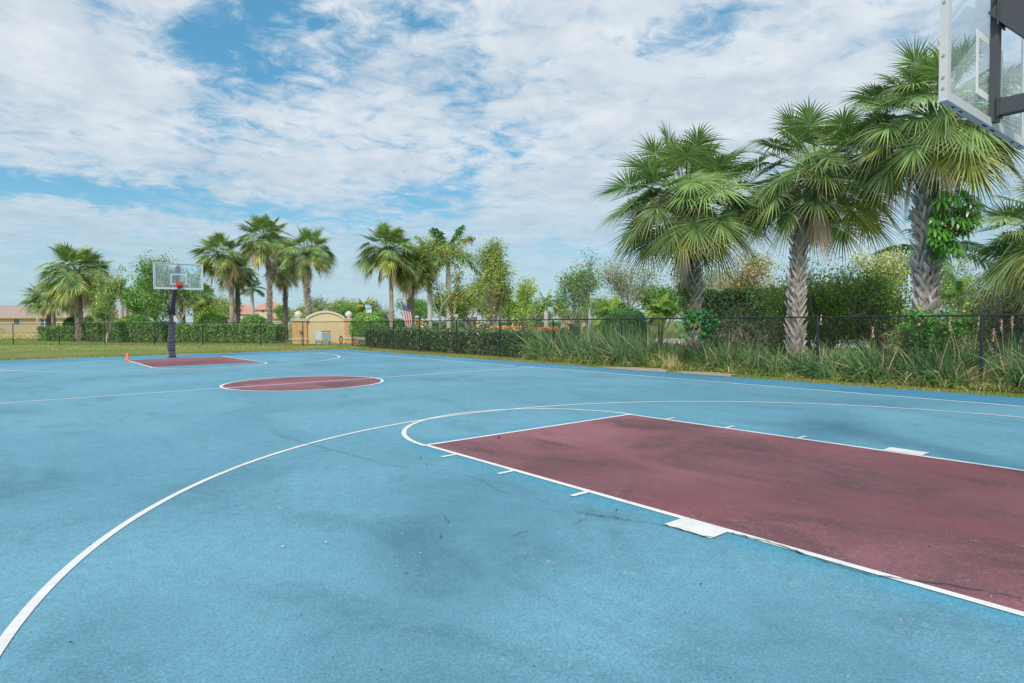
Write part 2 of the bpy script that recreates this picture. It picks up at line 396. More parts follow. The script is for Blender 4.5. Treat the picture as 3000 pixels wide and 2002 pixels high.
    bp = t.node('ShaderNodeBump', {'Height': t.m('MULTIPLY_ADD', grit, .6, fine), 'Strength': .35, 'Distance': .004}); t.l.new(bp.outputs[0], b.inputs['Normal'])
    return m_
M_blue = court_mat('light_blue_court_paint', (.118, .300, .405), (.048, .150, .215), (.150, .355, .465))
M_deep = court_mat('deep_blue_court_paint', (.070, .262, .425), (.035, .15, .25), (.090, .300, .46))
M_maroon = court_mat('maroon_court_paint', (.225, .080, .098), (.082, .052, .058), (.310, .134, .162), True)
def line_mat():
    m_ = bpy.data.materials.new('white_line_paint'); m_.use_nodes = True; t = NT(m_.node_tree); b = t.n['Principled BSDF']; b.inputs['Roughness'].default_value = .6
    co = t.node('ShaderNodeTexCoord').outputs['Object']
    n = t.noise(co, 5, 6, .7); g = t.noise(co, 60, 4, .8)
    c = t.mix(t.sstep(n, .42, .75), (.78, .78, .77), (.62, .64, .64)); c = t.mix(t.m('MULTIPLY', t.sstep(g, .54, .66), .55), c, (.48, .54, .57))
    t.l.new(c, b.inputs['Base Color']); return m_
M_line = line_mat()

def lawn_mat():
    m_ = bpy.data.materials.new('lawn'); m_.use_nodes = True; t = NT(m_.node_tree); b = t.n['Principled BSDF']; b.inputs['Roughness'].default_value = .95; b.inputs['Specular IOR Level'].default_value = .1
    co = t.node('ShaderNodeTexCoord').outputs['Object']
    a = t.noise(co, .35, 6, .6); f = t.noise(co, 3.0, 8, .75); g = t.noise(co, 28, 4, .8)
    c = t.mix(t.sstep(a, .35, .65), (.165, .225, .060), (.250, .280, .095))
    c = t.mix(t.m('MULTIPLY', t.sstep(f, .50, .70), .65), c, (.30, .26, .115))
    c = t.mix(t.m('MULTIPLY', t.sstep(g, .45, .70), .55), c, (.095, .145, .035))
    t.l.new(c, b.inputs['Base Color'])
    bp = t.node('ShaderNodeBump', {'Height': t.m('ADD', f, g), 'Strength': .8, 'Distance': .05}); t.l.new(bp.outputs[0], b.inputs['Normal'])
    return m_
M_lawn = lawn_mat()
M_mulch = mat('mulch', (.16, .085, .06), .95, vary=.5, vscale=20, bump=1, bscale=30, col2=(.28, .17, .13))
M_sand = mat('sand', (.46, .38, .31), .95, vary=.2, vscale=12, bump=.5, bscale=60, col2=(.44, .36, .28))
M_concrete = mat('pavement', (.50, .44, .41), .9, vary=.12, vscale=3)

# ------------------------------------------------------------------ ground, court
g = MB(); g.poly([(-1500, -1500, -.02), (1500, -1500, -.02), (1500, 1500, -.02), (-1500, 1500, -.02)])
tag(obj('ground', g, M_lawn), kind='structure')

def wobbly(pts, step=.25, amp=.05):
    out = []
    for i in range(len(pts)):
        a = np.array(pts[i], float); b = np.array(pts[(i+1) % len(pts)], float); n = max(2, int(np.linalg.norm(b-a)/step))
        for k in range(n):
            p = a+(b-a)*k/n+rng.normal(0, amp, 2); out.append(p)
    return out
court = thing('court', 'light blue basketball court with maroon keys and deep blue border', 'court'); court['kind'] = 'structure'
for k in ('label', 'category'): del court[k]
XR, YF, YB, XL = 8.86, 32.3, -4.0, -13.0
edge = [(XL, YB)]
edge += [(XR+rng.normal(0, .012), y) for y in np.arange(YB, YF-.05, .35)] + [(XR-.05, YF)]
edge += [(x, YF+rng.normal(0, .012)+(8.8-x)*.018) for x in np.arange(XR-.4, XL, -.35)]
def sheet(name, pts, z0, z1, m_, parent=court):
    b = MB(); P = np.array([(p[0], p[1]) for p in pts]); n = len(P)
    T = np.column_stack([P, np.full(n, z1)]); B = np.column_stack([P, np.full(n, z0)])
    b.poly(T); b.add(np.vstack([B, T]), [[k, (k+1) % n, n+(k+1) % n, n+k] for k in range(n)])
    return obj(name, b, m_, parent)
sheet('border_surface', edge, -.06, 0.0, M_deep)
sheet('playing_surface', [(-HW-.02, 0), (HW+.02, 0), (HW+.02, LEN), (-HW-.02, LEN)], .0005, .003, M_blue)
sheet('painted_key', [(-KH, 0), (KH, 0), (KH, FTD), (-KH, FTD)], .0035, .005, M_maroon)
sheet('painted_key', [(-KH, LEN-FTD2), (KH, LEN-FTD2), (KH, LEN), (-KH, LEN)], .0035, .005, M_maroon)
sheet('painted_circle', [(RC*math.cos(a), LEN/2+RC*math.sin(a)) for a in np.linspace(0, 2*np.pi, 96, endpoint=False)], .0035, .005, M_maroon)
LZ = [0.0065]
def strip(name, pts, w=.05, closed=False):
    P = np.array(pts, float); n = len(P)
    tg = (np.roll(P, -1, 0)-np.roll(P, 1, 0)) if closed else np.gradient(P, axis=0)
    tg /= np.linalg.norm(tg, axis=1)[:, None]; nn = np.stack([-tg[:, 1], tg[:, 0]], 1)
    z = LZ[0]; LZ[0] += .0002
    A = np.column_stack([P-nn*w/2, np.full(n, z)]); B = np.column_stack([P+nn*w/2, np.full(n, z)])
    b = MB(); V = np.vstack([A, B]); m = n if closed else n-1
    b.add(V, [[k, (k+1) % n, n+(k+1) % n, n+k] for k in range(m)])
    return obj(name, b, M_line, court)
def arc(cx, cy, r, a0, a1, n=120): return [(cx+r*math.cos(a), cy+r*math.sin(a)) for a in np.linspace(a0, a1, n)]
strip('sideline', [(HW, LEN), (HW, LEN/2+.9)], .065); strip('sideline', [(HW+.06, LEN/2+.7), (HW+.06, LEN/2-2), (HW, LEN/2-6), (HW-.02, 5), (HW-.02, 0)], .07)
strip('sideline', [(-HW, 0), (-HW, LEN)])
strip('baseline', [(-HW, 0), (HW, 0)]); strip('baseline', [(-HW, LEN), (HW, LEN)], .07)
strip('center_line', [(-HW, LEN/2), (HW+.1, LEN/2)], .065)
strip('center_circle', arc(0, LEN/2, RC, 0, 2*np.pi, 121)[:-1], .07, True)
strip('three_point_line', [(R3, 0)]+arc(0, BY, R3, 0, np.pi, 160)+[(-R3, 0)], .055)
strip('three_point_line', [(R32, LEN)]+[(x, y) for x, y in arc(0, LEN-BY2, R32, 0, -np.pi, 160)]+[(-R32, LEN)], .07)
strip('free_throw_circle', arc(0, FTD, RF, -.02, np.pi+.02), .06)
strip('free_throw_circle', arc(0, LEN-FTD2, RF, 0, -np.pi), .07)
for s_ in (-1, 1):
    strip('lane_line', [(s_*(KH+.01), 0), (s_*(KH+.01), FTD+.03)], .06); strip('lane_line', [(s_*KH, LEN), (s_*KH, LEN-FTD2)], .07)
strip('free_throw_line', [(-KH-.03, FTD), (KH+.03, FTD)], .06); strip('free_throw_line', [(-KH, LEN-FTD2), (KH, LEN-FTD2)], .06)
for s_ in (-1, 1):
    for y in (5.306, 4.318, 3.323):
        strip('hash_mark', [(s_*(KH+.02), y), (s_*(KH+.225), y)], .05)
    for y in (LEN-5.1, LEN-4.1, LEN-3.1, LEN-2.1):
        strip('hash_mark', [(s_*(KH+.02), y), (s_*(KH+.30), y)], .06)
    strip('lane_block', [(s_*(KH+.135), 1.994), (s_*(KH+.135), 2.375)], .22)

# cracks in the surface
M_crack = mat('crack', (.07, .09, .10), .9)
def img(px, py):            # ground point seen in a column and row of the photo
    dd = FW+RT*(px-1500)/FOC+UP*(1001-py)/FOC; t_ = (.012-CP[2])/dd[2]; p = CP+dd*t_
    return (p[0], p[1])
cr = MB()
def crack(pts, w=.006, amp=.012):
    P = [img(*p) for p in pts]; out = []
    for a, b in zip(P[:-1], P[1:]):
        a, b = np.array(a), np.array(b); L = np.linalg.norm(b-a); n = max(2, int(L/.03))
        for k in range(n): out.append(a+(b-a)*k/n+rng.normal(0, amp, 2)*.6)
    out.append(np.array(P[-1])); out = np.array(out); n = len(out)
    tg = np.gradient(out, axis=0); tg /= np.linalg.norm(tg, axis=1)[:, None]+1e-9; nn = np.stack([-tg[:, 1], tg[:, 0]], 1)
    ww = (w*(.35+rng.random(n)*1.1))[:, None]
    cr.add(np.vstack([np.column_stack([out-nn*ww, np.full(n, .0150)]), np.column_stack([out+nn*ww, np.full(n, .0150)])]), [[k, k+1, n+k+1, n+k] for k in range(n-1)])
crack([(1720, 1505), (1790, 1515), (1850, 1526), (1925, 1535), (1990, 1549), (2060, 1570), (2100, 1577)], .004)
crack([(2142, 1562), (2220, 1580), (2290, 1600), (2360, 1625), (2420, 1645), (2480, 1662), (2560, 1685), (2610, 1691), (2700, 1703), (2790, 1712), (2870, 1728), (2995, 1752)], .006)
crack([(1355, 1388), (1400, 1402), (1430, 1420), (1462, 1435), (1500, 1450)], .0022)
crack([(800, 1270), (900, 1298), (960, 1315), (1060, 1340), (1120, 1358), (1200, 1370)], .003)
crack([(640, 1385), (760, 1352), (880, 1338), (965, 1318)], .003)
crack([(1796, 1510), (1815, 1520), (1690, 1500)], .003); crack([(1680, 1537), (1700, 1525), (1730, 1518)], .003)
crack([(1500, 1570), (1525, 1561), (1548, 1556)], .003); crack([(1295, 1510), (1310, 1522), (1315, 1530)], .003); crack([(1290, 1560), (1295, 1575), (1275, 1588)], .003)
obj('surface_crack', cr, M_crack, court)
# small litter on the court: seeds, crumbs, dry leaf bits
lt = MB(); N = 130
for k in range(N):
    if k < 70: p = img(rng.uniform(0, 3000), rng.uniform(1120, 2000))
    else: p = (rng.uniform(1, 8.5), rng.uniform(6, 27))
    dark = rng.random() < .72; s_ = rng.uniform(.0018, .0042)*(1 if k < 70 else 2.2)
    c = (.02, .022, .02) if dark else ((.5, .45, .36) if rng.random() < .5 else (.30, .20, .08))
    a = rng.uniform(0, 6.28); n = 6; ang = np.linspace(0, 2*np.pi, n, endpoint=False)
    ring = np.stack([p[0]+s_*np.cos(ang+a)*1.3, p[1]+s_*np.sin(ang+a), np.full(n, .017)], 1)
    V = np.vstack([ring, [[p[0], p[1], .017+s_*.8]]]); lt.add(V, [[i, (i+1) % n, n, n] for i in range(n)], c)
for (px, py, c) in ((1462, 1283, (.015, .02, .02)), (1590, 1305, (.02, .02, .02)), (1232, 1342, (.02, .03, .03)), (1250, 1362, (.02, .03, .03)), (1806, 1496, (.02, .03, .03)), (206, 1885, (.012, .012, .012)), (1190, 1682, (.012, .012, .012)), (1232, 1622, (.45, .38, .25)), (828, 1603, (.8, .78, .7)), (955, 1590, (.8, .78, .6)), (2053, 1714, (.012, .012, .012)), (985, 1145, (.35, .3, .2)), (2722, 1604, (.01, .01, .01))):
    p = img(px, py); s_ = .0055*(1 if py > 1550 else 1.7 if py > 1300 else 3); ang = np.linspace(0, 2*np.pi, 7, endpoint=False)
    ring = np.stack([p[0]+s_*np.cos(ang)*1.5, p[1]+s_*np.sin(ang), np.full(7, .017)], 1)
    lt.add(np.vstack([ring, [[p[0], p[1], .017+s_]]]), [[i, (i+1) % 7, 7, 7] for i in range(7)], c)
tag(obj('litter', lt, M_tint), 'tiny dark seeds, crumbs and dry leaf bits strewn on the court', 'litter', kind='stuff')

# bare sand at the court edge, mulch beds, pavements beyond
def patch(name, pts, z, m_, amp=.06):
    b = MB(); w = wobbly(pts, .3, amp); b.poly([(p[0], p[1], z) for p in w]); tag(obj(name, b, m_), kind='structure')
def ell(cx, cy, a, b_, n=14): return [(cx+a*math.cos(t), cy+b_*math.sin(t)) for t in np.linspace(0, 2*np.pi, n, endpoint=False)]
patch('sand_patch', [(8.80, 10.5), (9.4, 10.8), (9.9, 11.5), (9.7, 12.4), (9.1, 13.0), (8.8, 13.2), (8.8, 11.5)], .008, M_sand)
patch('sand_patch', [(8.80, 8.5), (9.5, 8.8), (9.8, 9.6), (9.4, 10.3), (8.8, 10.4)], .009, M_sand)
FLx = [at(x, 2663/(b-hor(x))) for x, b in ((38, 1009), (594, 1011), (1033, 1014))]
mb_ = [at(600, 49)[:2], at(860, 44.5)[:2], at(1040, 43)[:2], at(1110, 40)[:2], at(1150, 47)[:2], at(900, 52)[:2], at(620, 54)[:2]]
patch('mulch_bed', mb_, -.012, M_mulch, .12)
patch('mulch_bed', [(10.9, 12), (11, 35), (13.8, 35), (13.2, 12)], -.010, M_mulch, .1)
patch('mulch_bed', [at(215, 52)[:2], at(330, 49)[:2], at(560, 46.5)[:2], at(840, 44.5)[:2], at(840, 48)[:2], at(560, 52)[:2], at(330, 56)[:2], at(200, 58)[:2]], -.008, M_mulch, .1)
patch('road', [at(800, 62)[:2], at(1100, 62)[:2], at(1700, 56)[:2], at(2400, 47)[:2], at(3300, 36)[:2], at(3300, 26)[:2], at(2400, 34)[:2], at(1700, 46)[:2], at(1100, 54)[:2], at(800, 56)[:2]], -.014, M_concrete, .02)

# ------------------------------------------------------------------ hoops
def make_hoop(label, loc, rotz, rim=True, W2=.92, group='basketball hoops at the ends of the court'):
    """board faces local +y, post stands at the origin"""
    t = thing('basketball_hoop', label, 'basketball hoop', loc, rotz, group)
    BD = 1.60; Z0, Z1 = 2.87, 3.94; dp = .05
    b = MB(); b.box(-.075, .075, -.075, .075, 0, 2.12); b.box(-.17, .17, -.17, .17, 0, .02)
    pole = obj('pole', b, M_blacksteel, t)
    b = MB()
    for (x0, x1, y0, y1) in ((-.13, -.095, -.12, .12), (.095, .13, -.12, .12)): b.box(x0, x1, y0, y1, 1.82, 2.28)
    for z in (1.9, 2.02, 2.16): b.tube([(-.16, .02, z), (.16, .02, z)], .016, 8)
    obj('bracket', b, M_black, t)
    # padding: a soft, slightly bulging square sleeve with sag folds
    b = MB(); n = 40; rings = 26; V = []
    for i in range(rings):
        z = .03+1.47*i/(rings-1); h = .120+.010*math.sin(i*1.3)*(1 if i < 8 else .35)+.006*rng.normal()
        lean = -.07*math.exp(-((z-.62)/.28)**2)
        for k in range(n):
            a = 2*np.pi*k/n; c_, s_ = math.cos(a), math.sin(a); q = (abs(c_)**8+abs(s_)**8)**(-1/8)
            wob = .006*math.sin(9*z+3*a)+.004*math.sin(31*z+2*a)*(1 if z < .5 else .3)
            x = (h+wob)*q*c_; y = (h+wob)*q*s_
            if c_ > .3: x -= lean*(1 if rotz > 1 else 0)*c_
            V.append((x, y, z))
    b.add(V, [[i*n+k, i*n+(k+1) % n, (i+1)*n+(k+1) % n, (i+1)*n+k] for i in range(rings-1) for k in range(n)]); b.poly(V[-n:]); 
    obj('post_padding', b, M_pad, t, smooth=False)
    # main arm, slanting up to the board
    def beam(bm, p, q, w, h):
        p, q = np.array(p, float), np.array(q, float); d = q-p; L = np.linalg.norm(d); d /= L
        s_ = np.cross(d, [1, 0, 0]); M = Matrix(((1, d[0], s_[0], p[0]), (0, d[1], s_[1], p[1]), (0, d[2], s_[2], p[2]), (0, 0, 0, 1)))
        bm.box(-w/2, w/2, 0, L, -h/2, h/2, M=M)
    b = MB(); beam(b, (0, .02, 1.95), (0, BD-.04, 3.74), .15, .17); obj('extension_arm', b, M_blacksteel, t)
    b = MB(); beam(b, (0, .88, 3.0), (0, BD-.03, 3.0), .085, .115); obj('lower_arm', b, M_blacksteel, t)
    b = MB(); b.tube([(.0, .42, 2.66), (0.0, BD-.05, 4.0)], .035, 14); obj('strut', b, M_alu, t)
    b = MB(); b.box(-.030, .030, BD-.035, BD+.019, Z0+.03, Z1-.03); b.box(-.055, .055, BD-.045, BD-.036, 2.93, 3.08); b.box(-.085, .085, BD-.045, BD-.036, 3.58, 3.82)
    obj('mounting_channel', b, M_blacksteel, t)
    bb = MB(); f = .045
    fr = MB(); fr.box(-W2, W2, BD, BD+dp, Z0, Z0+f*.6); fr.box(-W2, W2, BD, BD+dp, Z1-f*.6, Z1)
    fr.box(-W2, -W2+f*.6, BD, BD+dp, Z0+f*.6, Z1-f*.6); fr.box(W2-f*.6, W2, BD, BD+dp, Z0+f*.6, Z1-f*.6)
    # lips that hold the glass
    for y0 in (BD+.002,):
        fr.box(-W2+f*.6, W2-f*.6, y0, y0+.018, Z0+f*.6, Z0+f*1.4); fr.box(-W2+f*.6, W2-f*.6, y0, y0+.018, Z1-f*1.4, Z1-f*.6)
        fr.box(-W2+f*.6, -W2+f*1.4, y0, y0+.018, Z0+f*1.4, Z1-f*1.4); fr.box(W2-f*1.4, W2-f*.6, y0, y0+.018, Z0+f*1.4, Z1-f*1.4)
    board = obj('backboard', fr, M_alu, t)
    gl = MB(); gl.box(-W2+f*.7, W2-f*.7, BD+.026, BD+.036, Z0+f*.7, Z1-f*.7); obj('glass', gl, M_glass, board)
    bd = MB(); y0, y1 = BD+.0225, BD+.0255; e = .045; o_ = f*.6+.003
    for (x0, x1, z0, z1) in ((-W2+o_, W2-o_, Z0+o_, Z0+o_+e), (-W2+o_, W2-o_, Z1-o_-e, Z1-o_), (-W2+o_, -W2+o_+e, Z0+o_+e, Z1-o_-e), (W2-o_-e, W2-o_, Z0+o_+e, Z1-o_-e)): bd.box(x0, x1, y0, y1, z0, z1)
    obj('border_stripe', bd, M_white, board)
    tg = MB(); z0, z1 = 3.06, 3.51; x0, x1 = -.305, .305
    for (a, b_, c_, d_) in ((x0, x1, z0, z0+.05), (x0, x1, z1-.05, z1), (x0, x0+.05, z0+.05, z1-.05), (x1-.05, x1, z0+.05, z1-.05)): tg.box(a, b_, y0, y1, c_, d_)
    obj('target_square', tg, M_white, board)
    bl = MB()
    for s_ in (-1, 1):
        for z in (2.95, 3.02, 3.16, 3.5, 3.8):
            x = s_*W2
            bl = MB(); bl.tube([(x-s_*.002, BD+.025, z), (x+s_*.006, BD+.025, z)], .009, 8); obj('bolt', bl, M_bolt, board)
    for x in (-.75, -.6, -.12, -.07, .07, .12, .6, .8): bl = MB(); bl.box(x-.018, x+.018, BD+.020, BD+.032, Z0-.004, Z0+.002); obj('bolt_slot', bl, M_black, board)
    if rim:
        RR = .2286; cy = BD+dp+.15+RR; zr = 3.03
        r_ = MB(); ang = np.linspace(0, 2*np.pi, 48, endpoint=False)
        r_.tube(np.stack([RR*np.cos(ang), cy+RR*np.sin(ang), np.full(48, zr)], 1), .009, 8, closed=True)
        for k in range(12):
            a = 2*np.pi*k/12; aa = np.linspace(-.12, .12, 5)
            r_.tube([(RR*math.cos(a+q), cy+RR*math.sin(a+q), zr-.008-.02*math.cos(q/.12*1.57)) for q in aa], .0035, 5)
        rm = obj('rim', r_, M_rim, t)
        k_ = MB(); k_.box(-.105, .105, BD+.0405, BD+.09, zr-.09, zr+.14); k_.box(-.075, .075, BD+.09, BD+dp+.14, zr-.012, zr+.012)
        for s_ in (-1, 1): k_.prism([(s_*.085-.006, zr-.10), (s_*.085+.006, zr-.10), (s_*.085+.006, zr), (s_*.085-.006, zr)], BD+.09, BD+.2)
        k_.box(-.08, .08, BD+.09, BD+.13, zr-.11, zr-.012)
        obj('rim_bracket', k_, M_redpaint, rm)
    return t
make_hoop('far basketball hoop with dark padded post, clear board and orange rim', (-.02, 29.80, 0), math.pi)
make_hoop('near glass backboard on dark steel arms, rim missing, seen from behind', (-.03, -.605, 0), -.02, rim=False, W2=.94)

# traffic cone
pc = img(374, 1056.5)
cone = thing('traffic_cone', 'small faded orange traffic cone at the corner of the far key', 'traffic cone', (pc[0], pc[1], .012))
b = MB(); b.box(-.105, .105, -.105, .105, 0, .014); obj('base', b, M_orange, cone)
b = MB(); b.lathe([(.088, .014), (.085, .022), (.074, .035), (.035, .285), (.030, .30), (.022, .302), (.020, .28)], 20); obj('cone_body', b, M_orange, cone, smooth=True)

# ------------------------------------------------------------------ fences
FH = 1.53
def on_line(px, P, Q):
    a = FW[:2]+RT[:2]*(px-1500)/FOC; P = np.array(P); Q = np.array(Q); e = Q-P
    M = np.array([[a[0], -e[0]], [a[1], -e[1]]]); s_ = np.linalg.solve(M, P-CP[:2]); return CP[:2]+a*s_[0]
CORN = np.array([11.45, 36.6]); RB = np.array([10.5, 28.0]); RA = np.array([9.95, 2.0])
RAD = RA+(RA-RB)/np.linalg.norm(RA-RB)
LFAR = np.array(at(38, 45.5)[:2]); ldir = (LFAR-CORN)/np.linalg.norm(LFAR-CORN)
rpts = [on_line(p, RA, RB) for p in (2876, 2395, 2061, 1819, 1621, 1465, 1338)]
rpts = [RA-(RB-RA)/np.linalg.norm(RB-RA)*k for k in (11.2, 7.9, 4.6, 1.4)] + rpts + [on_line(1229, RB-(0, 2), RB), on_line(1153, RB, CORN), on_line(1086, RB, CORN)]
lpts = [on_line(p, CORN, LFAR) for p in (888, 764, 594, 453, 308, 174, 39)] + [LFAR+ldir*k for k in (3.3, 6.6, 9.9)]
def fence(label, path, posts, corner_first):
    t = thing('chain_link_fence', label, 'fence', (path[0][0], path[0][1], 0)); o = np.array([path[0][0], path[0][1]])
    P = [np.array(p)-o for p in path]
    b = MB(); b.tube([(p[0], p[1], FH) for p in P], .021, 10); obj('top_rail', b, M_black, t)
    for i, p in enumerate(posts):
        p = np.array(p)-o; r_ = .030
        b = MB(); b.tube([(p[0], p[1], 0), (p[0], p[1], FH-.02)], r_, 10); b.tube([(p[0]-.001, p[1], FH-.05), (p[0]+.001, p[1], FH+.03)], .03, 10)
        for z in (.3, .75, 1.2): b.tube([(p[0], p[1], z), (p[0], p[1], z+.02)], r_+.004, 8)
        obj('post', b, M_black, t)
    b = MB(); pitch = .078; V = []; r_ = .0027
    W = []
    for p, q in zip(P[:-1], P[1:]):
        L = np.linalg.norm(q-p); e = (q-p)/L; h = FH-.02; nrm = np.array([-e[1], e[0]])
        for sgn in (1, -1):
            for s0 in np.arange(-h, L, pitch):
                s1, s2 = max(s0, 0), min(s0+h, L)
                if s2-s1 < .02: continue
                z1, z2 = .01+(s1-s0), .01+(s2-s0)
                if sgn < 0: a, c_ = (L-s1, L-s2)
                else: a, c_ = (s1, s2)
                W.append((p[0]+e[0]*a+nrm[0]*sgn*.0022, p[1]+e[1]*a+nrm[1]*sgn*.0022, z1, p[0]+e[0]*c_+nrm[0]*sgn*.0022, p[1]+e[1]*c_+nrm[1]*sgn*.0022, z2))
    W = np.array(W); A, B = W[:, :3], W[:, 3:]; d = B-A; d /= np.linalg.norm(d, axis=1)[:, None]
    s1 = np.cross(d, [0, 0, 1]); s1 /= np.linalg.norm(s1, axis=1)[:, None]; s2 = np.cross(d, s1); n = len(A)
    ring = [s1*r_*math.cos(a)+s2*r_*math.sin(a) for a in (0, 2.094, 4.189)]
    V = np.stack([A+ring[0], A+ring[1], A+ring[2], B+ring[0], B+ring[1], B+ring[2]], 1).reshape(-1, 3)
    F = (np.arange(n)*6)[:, None, None]+np.array([[0, 1, 4, 3], [1, 2, 5, 4], [2, 0, 3, 5]])[None]
    b.add(V, F.reshape(-1, 4)); obj('wire_mesh', b, M_black, t)
    return t
fence('black chain link fence along the right side of the court, weeds behind it', [rpts[0], RB, CORN], list(rpts), False)
fence('black chain link fence across the lawn beyond the far hoop', [CORN, lpts[-1]], [CORN]+list(lpts), True)

# ------------------------------------------------------------------ palms
def jitter(base, n, s=.12, hue=.10):
    base = np.asarray(base, float); f = np.exp(rng.normal(0, s, (n, 1))); h = np.exp(rng.normal(0, hue, (n, 3)))
    return np.clip(base[None]*f*h, .004, .9)
def pick(pal, wts, n):
    pal = np.array(pal, float); return pal[rng.choice(len(pal), n, p=np.array(wts)/sum(wts))]
G_D, G_M, G_Y, G_O = (.070, .125, .042), (.120, .185, .055), (.24, .27, .055), (.42, .29, .11)
DEAD = (.42, .31, .22)
def sabal_crown(b, r_, nf=38, seed=0, dead=4, seg=34, flat=1.0, lean=(0, 0), wseg=1.0):
    rs = np.random.default_rng(seed)
    for k in range(nf+dead):
        isdead = k >= nf
        u = (k+.5)/nf
        if isdead: el = rs.uniform(-1.25, -.75); az = rs.uniform(0, 6.28)
        else: el = math.asin(max(-.9, .99-1.60*u))+rs.normal(0, .10); az = k*2.39996+rs.normal(0, .25)
        ln = r_*(.40+.20*rs.random())*(1.0 if not isdead else .7); d = np.array([math.cos(az)*math.cos(el), math.sin(az)*math.cos(el)*flat, math.sin(el)])
        base = np.array([math.cos(az)*.10, math.sin(az)*.10, (el-.2)*.16])
        # petiole arches outwards
        tt = np.linspace(0, 1, 6)[:, None]; sag = (.14 if not isdead else .2)*ln
        pts = base+d*ln*tt+np.array([0, 0, -sag])*tt**2
        if isdead: col = np.array(DEAD)*rs.uniform(.6, 1.1)
        else:
            if u > .78 and rs.random() < .4: col = np.array(G_Y)*rs.uniform(.75, 1.1)
            elif u < .35: col = np.array(G_M)*rs.uniform(.75, 1.1)
            else: col = np.array(G_D)*(1-u*.1)+np.array(G_M)*.6*rs.random()
        b.tube(pts, np.linspace(.022, .010, 6)*r_/2.2, 4, c=np.array([.10, .14, .04]) if not isdead else col*.7, caps=False)
        tip = pts[-1]; ax = pts[-1]-pts[-2]; ax /= np.linalg.norm(ax)
        side = np.cross(ax, [0, 0, 1.0]); side /= np.linalg.norm(side)+1e-9
        bend = rs.uniform(-.05, .25) if el > .6 else rs.uniform(.05, .95)
        if not isdead: ax = ax+np.array([0, 0, -1.0])*bend; ax /= np.linalg.norm(ax); nb_ = np.cross(side, ax)
        side = side*math.cos(rs.normal(0, .35))+np.cross(ax, side)*math.sin(rs.normal(0, .3)); side /= np.linalg.norm(side)
        nrm = np.cross(side, ax); L = r_*rs.uniform(.31, .43)*(1 if not isdead else .8)
        fan = R(rs.uniform(125, 150)) if not isdead else R(50)
        ns = seg; th = np.linspace(-fan, fan, ns)+rs.normal(0, .02, ns)
        # segments start along the costa (spine that runs into the blade)
        costa = .30*L*(1-np.abs(th)/fan*1.0)
        P = tip[None]+ax[None]*costa[:, None]-nrm[None]*(costa**2/L*.6)[:, None]
        cup = .22+.25*np.abs(th)/fan
        D = np.cos(th)[:, None]*ax+np.sin(th)[:, None]*side+cup[:, None]*nrm*rs.uniform(.2, 1)
        if isdead: D = D+np.array([0, 0, -1.2])
        Ls = L*(.66+.34*np.cos(th*.62))*np.exp(rs.normal(0, .09, ns))
        sd_ = np.cross(nrm[None]+rs.normal(0, .25, (ns, 3)), D); w = 2.05*fan*L*.42/ns*.98*wseg
        cols = np.clip(col[None]*np.exp(rs.normal(0, .30, (ns, 1))), .004, .9); tips = cols*1.15
        if not isdead and u > .62: tips = cols*.55+np.array(G_O)*.45*rs.uniform(.5, 1)
        elif not isdead: tips = cols*.75+np.array([.16, .15, .06])*.35
        b.ribbons(P, D, Ls, w, 6, droop=rs.uniform(.05, .55)+(.25*u*u) if not isdead else 1.4, prof=[.12, .70, 1.0, .78, .50, .25, .03], side=sd_, cols=cols, tipcols=tips)
    # flower and seed stalks
    for k in range(7):
        az = rs.uniform(0, 6.28); el = rs.uniform(-.5, .4); d = np.array([math.cos(az)*math.cos(el), math.sin(az)*math.cos(el), math.sin(el)])
        n = 60; tt = rs.random(n)*.6+.25; P = d*r_*.75*tt[:, None]+np.array([0, 0, -.25])*r_*(tt**2)[:, None]
        D = rs.normal(0, 1, (n, 3))+d; D[:, 2] -= .4
        b.ribbons(P, D, r_*.11, .012*r_, 2, droop=.6, cols=jitter((.34, .25, .17), n, .2, .05))

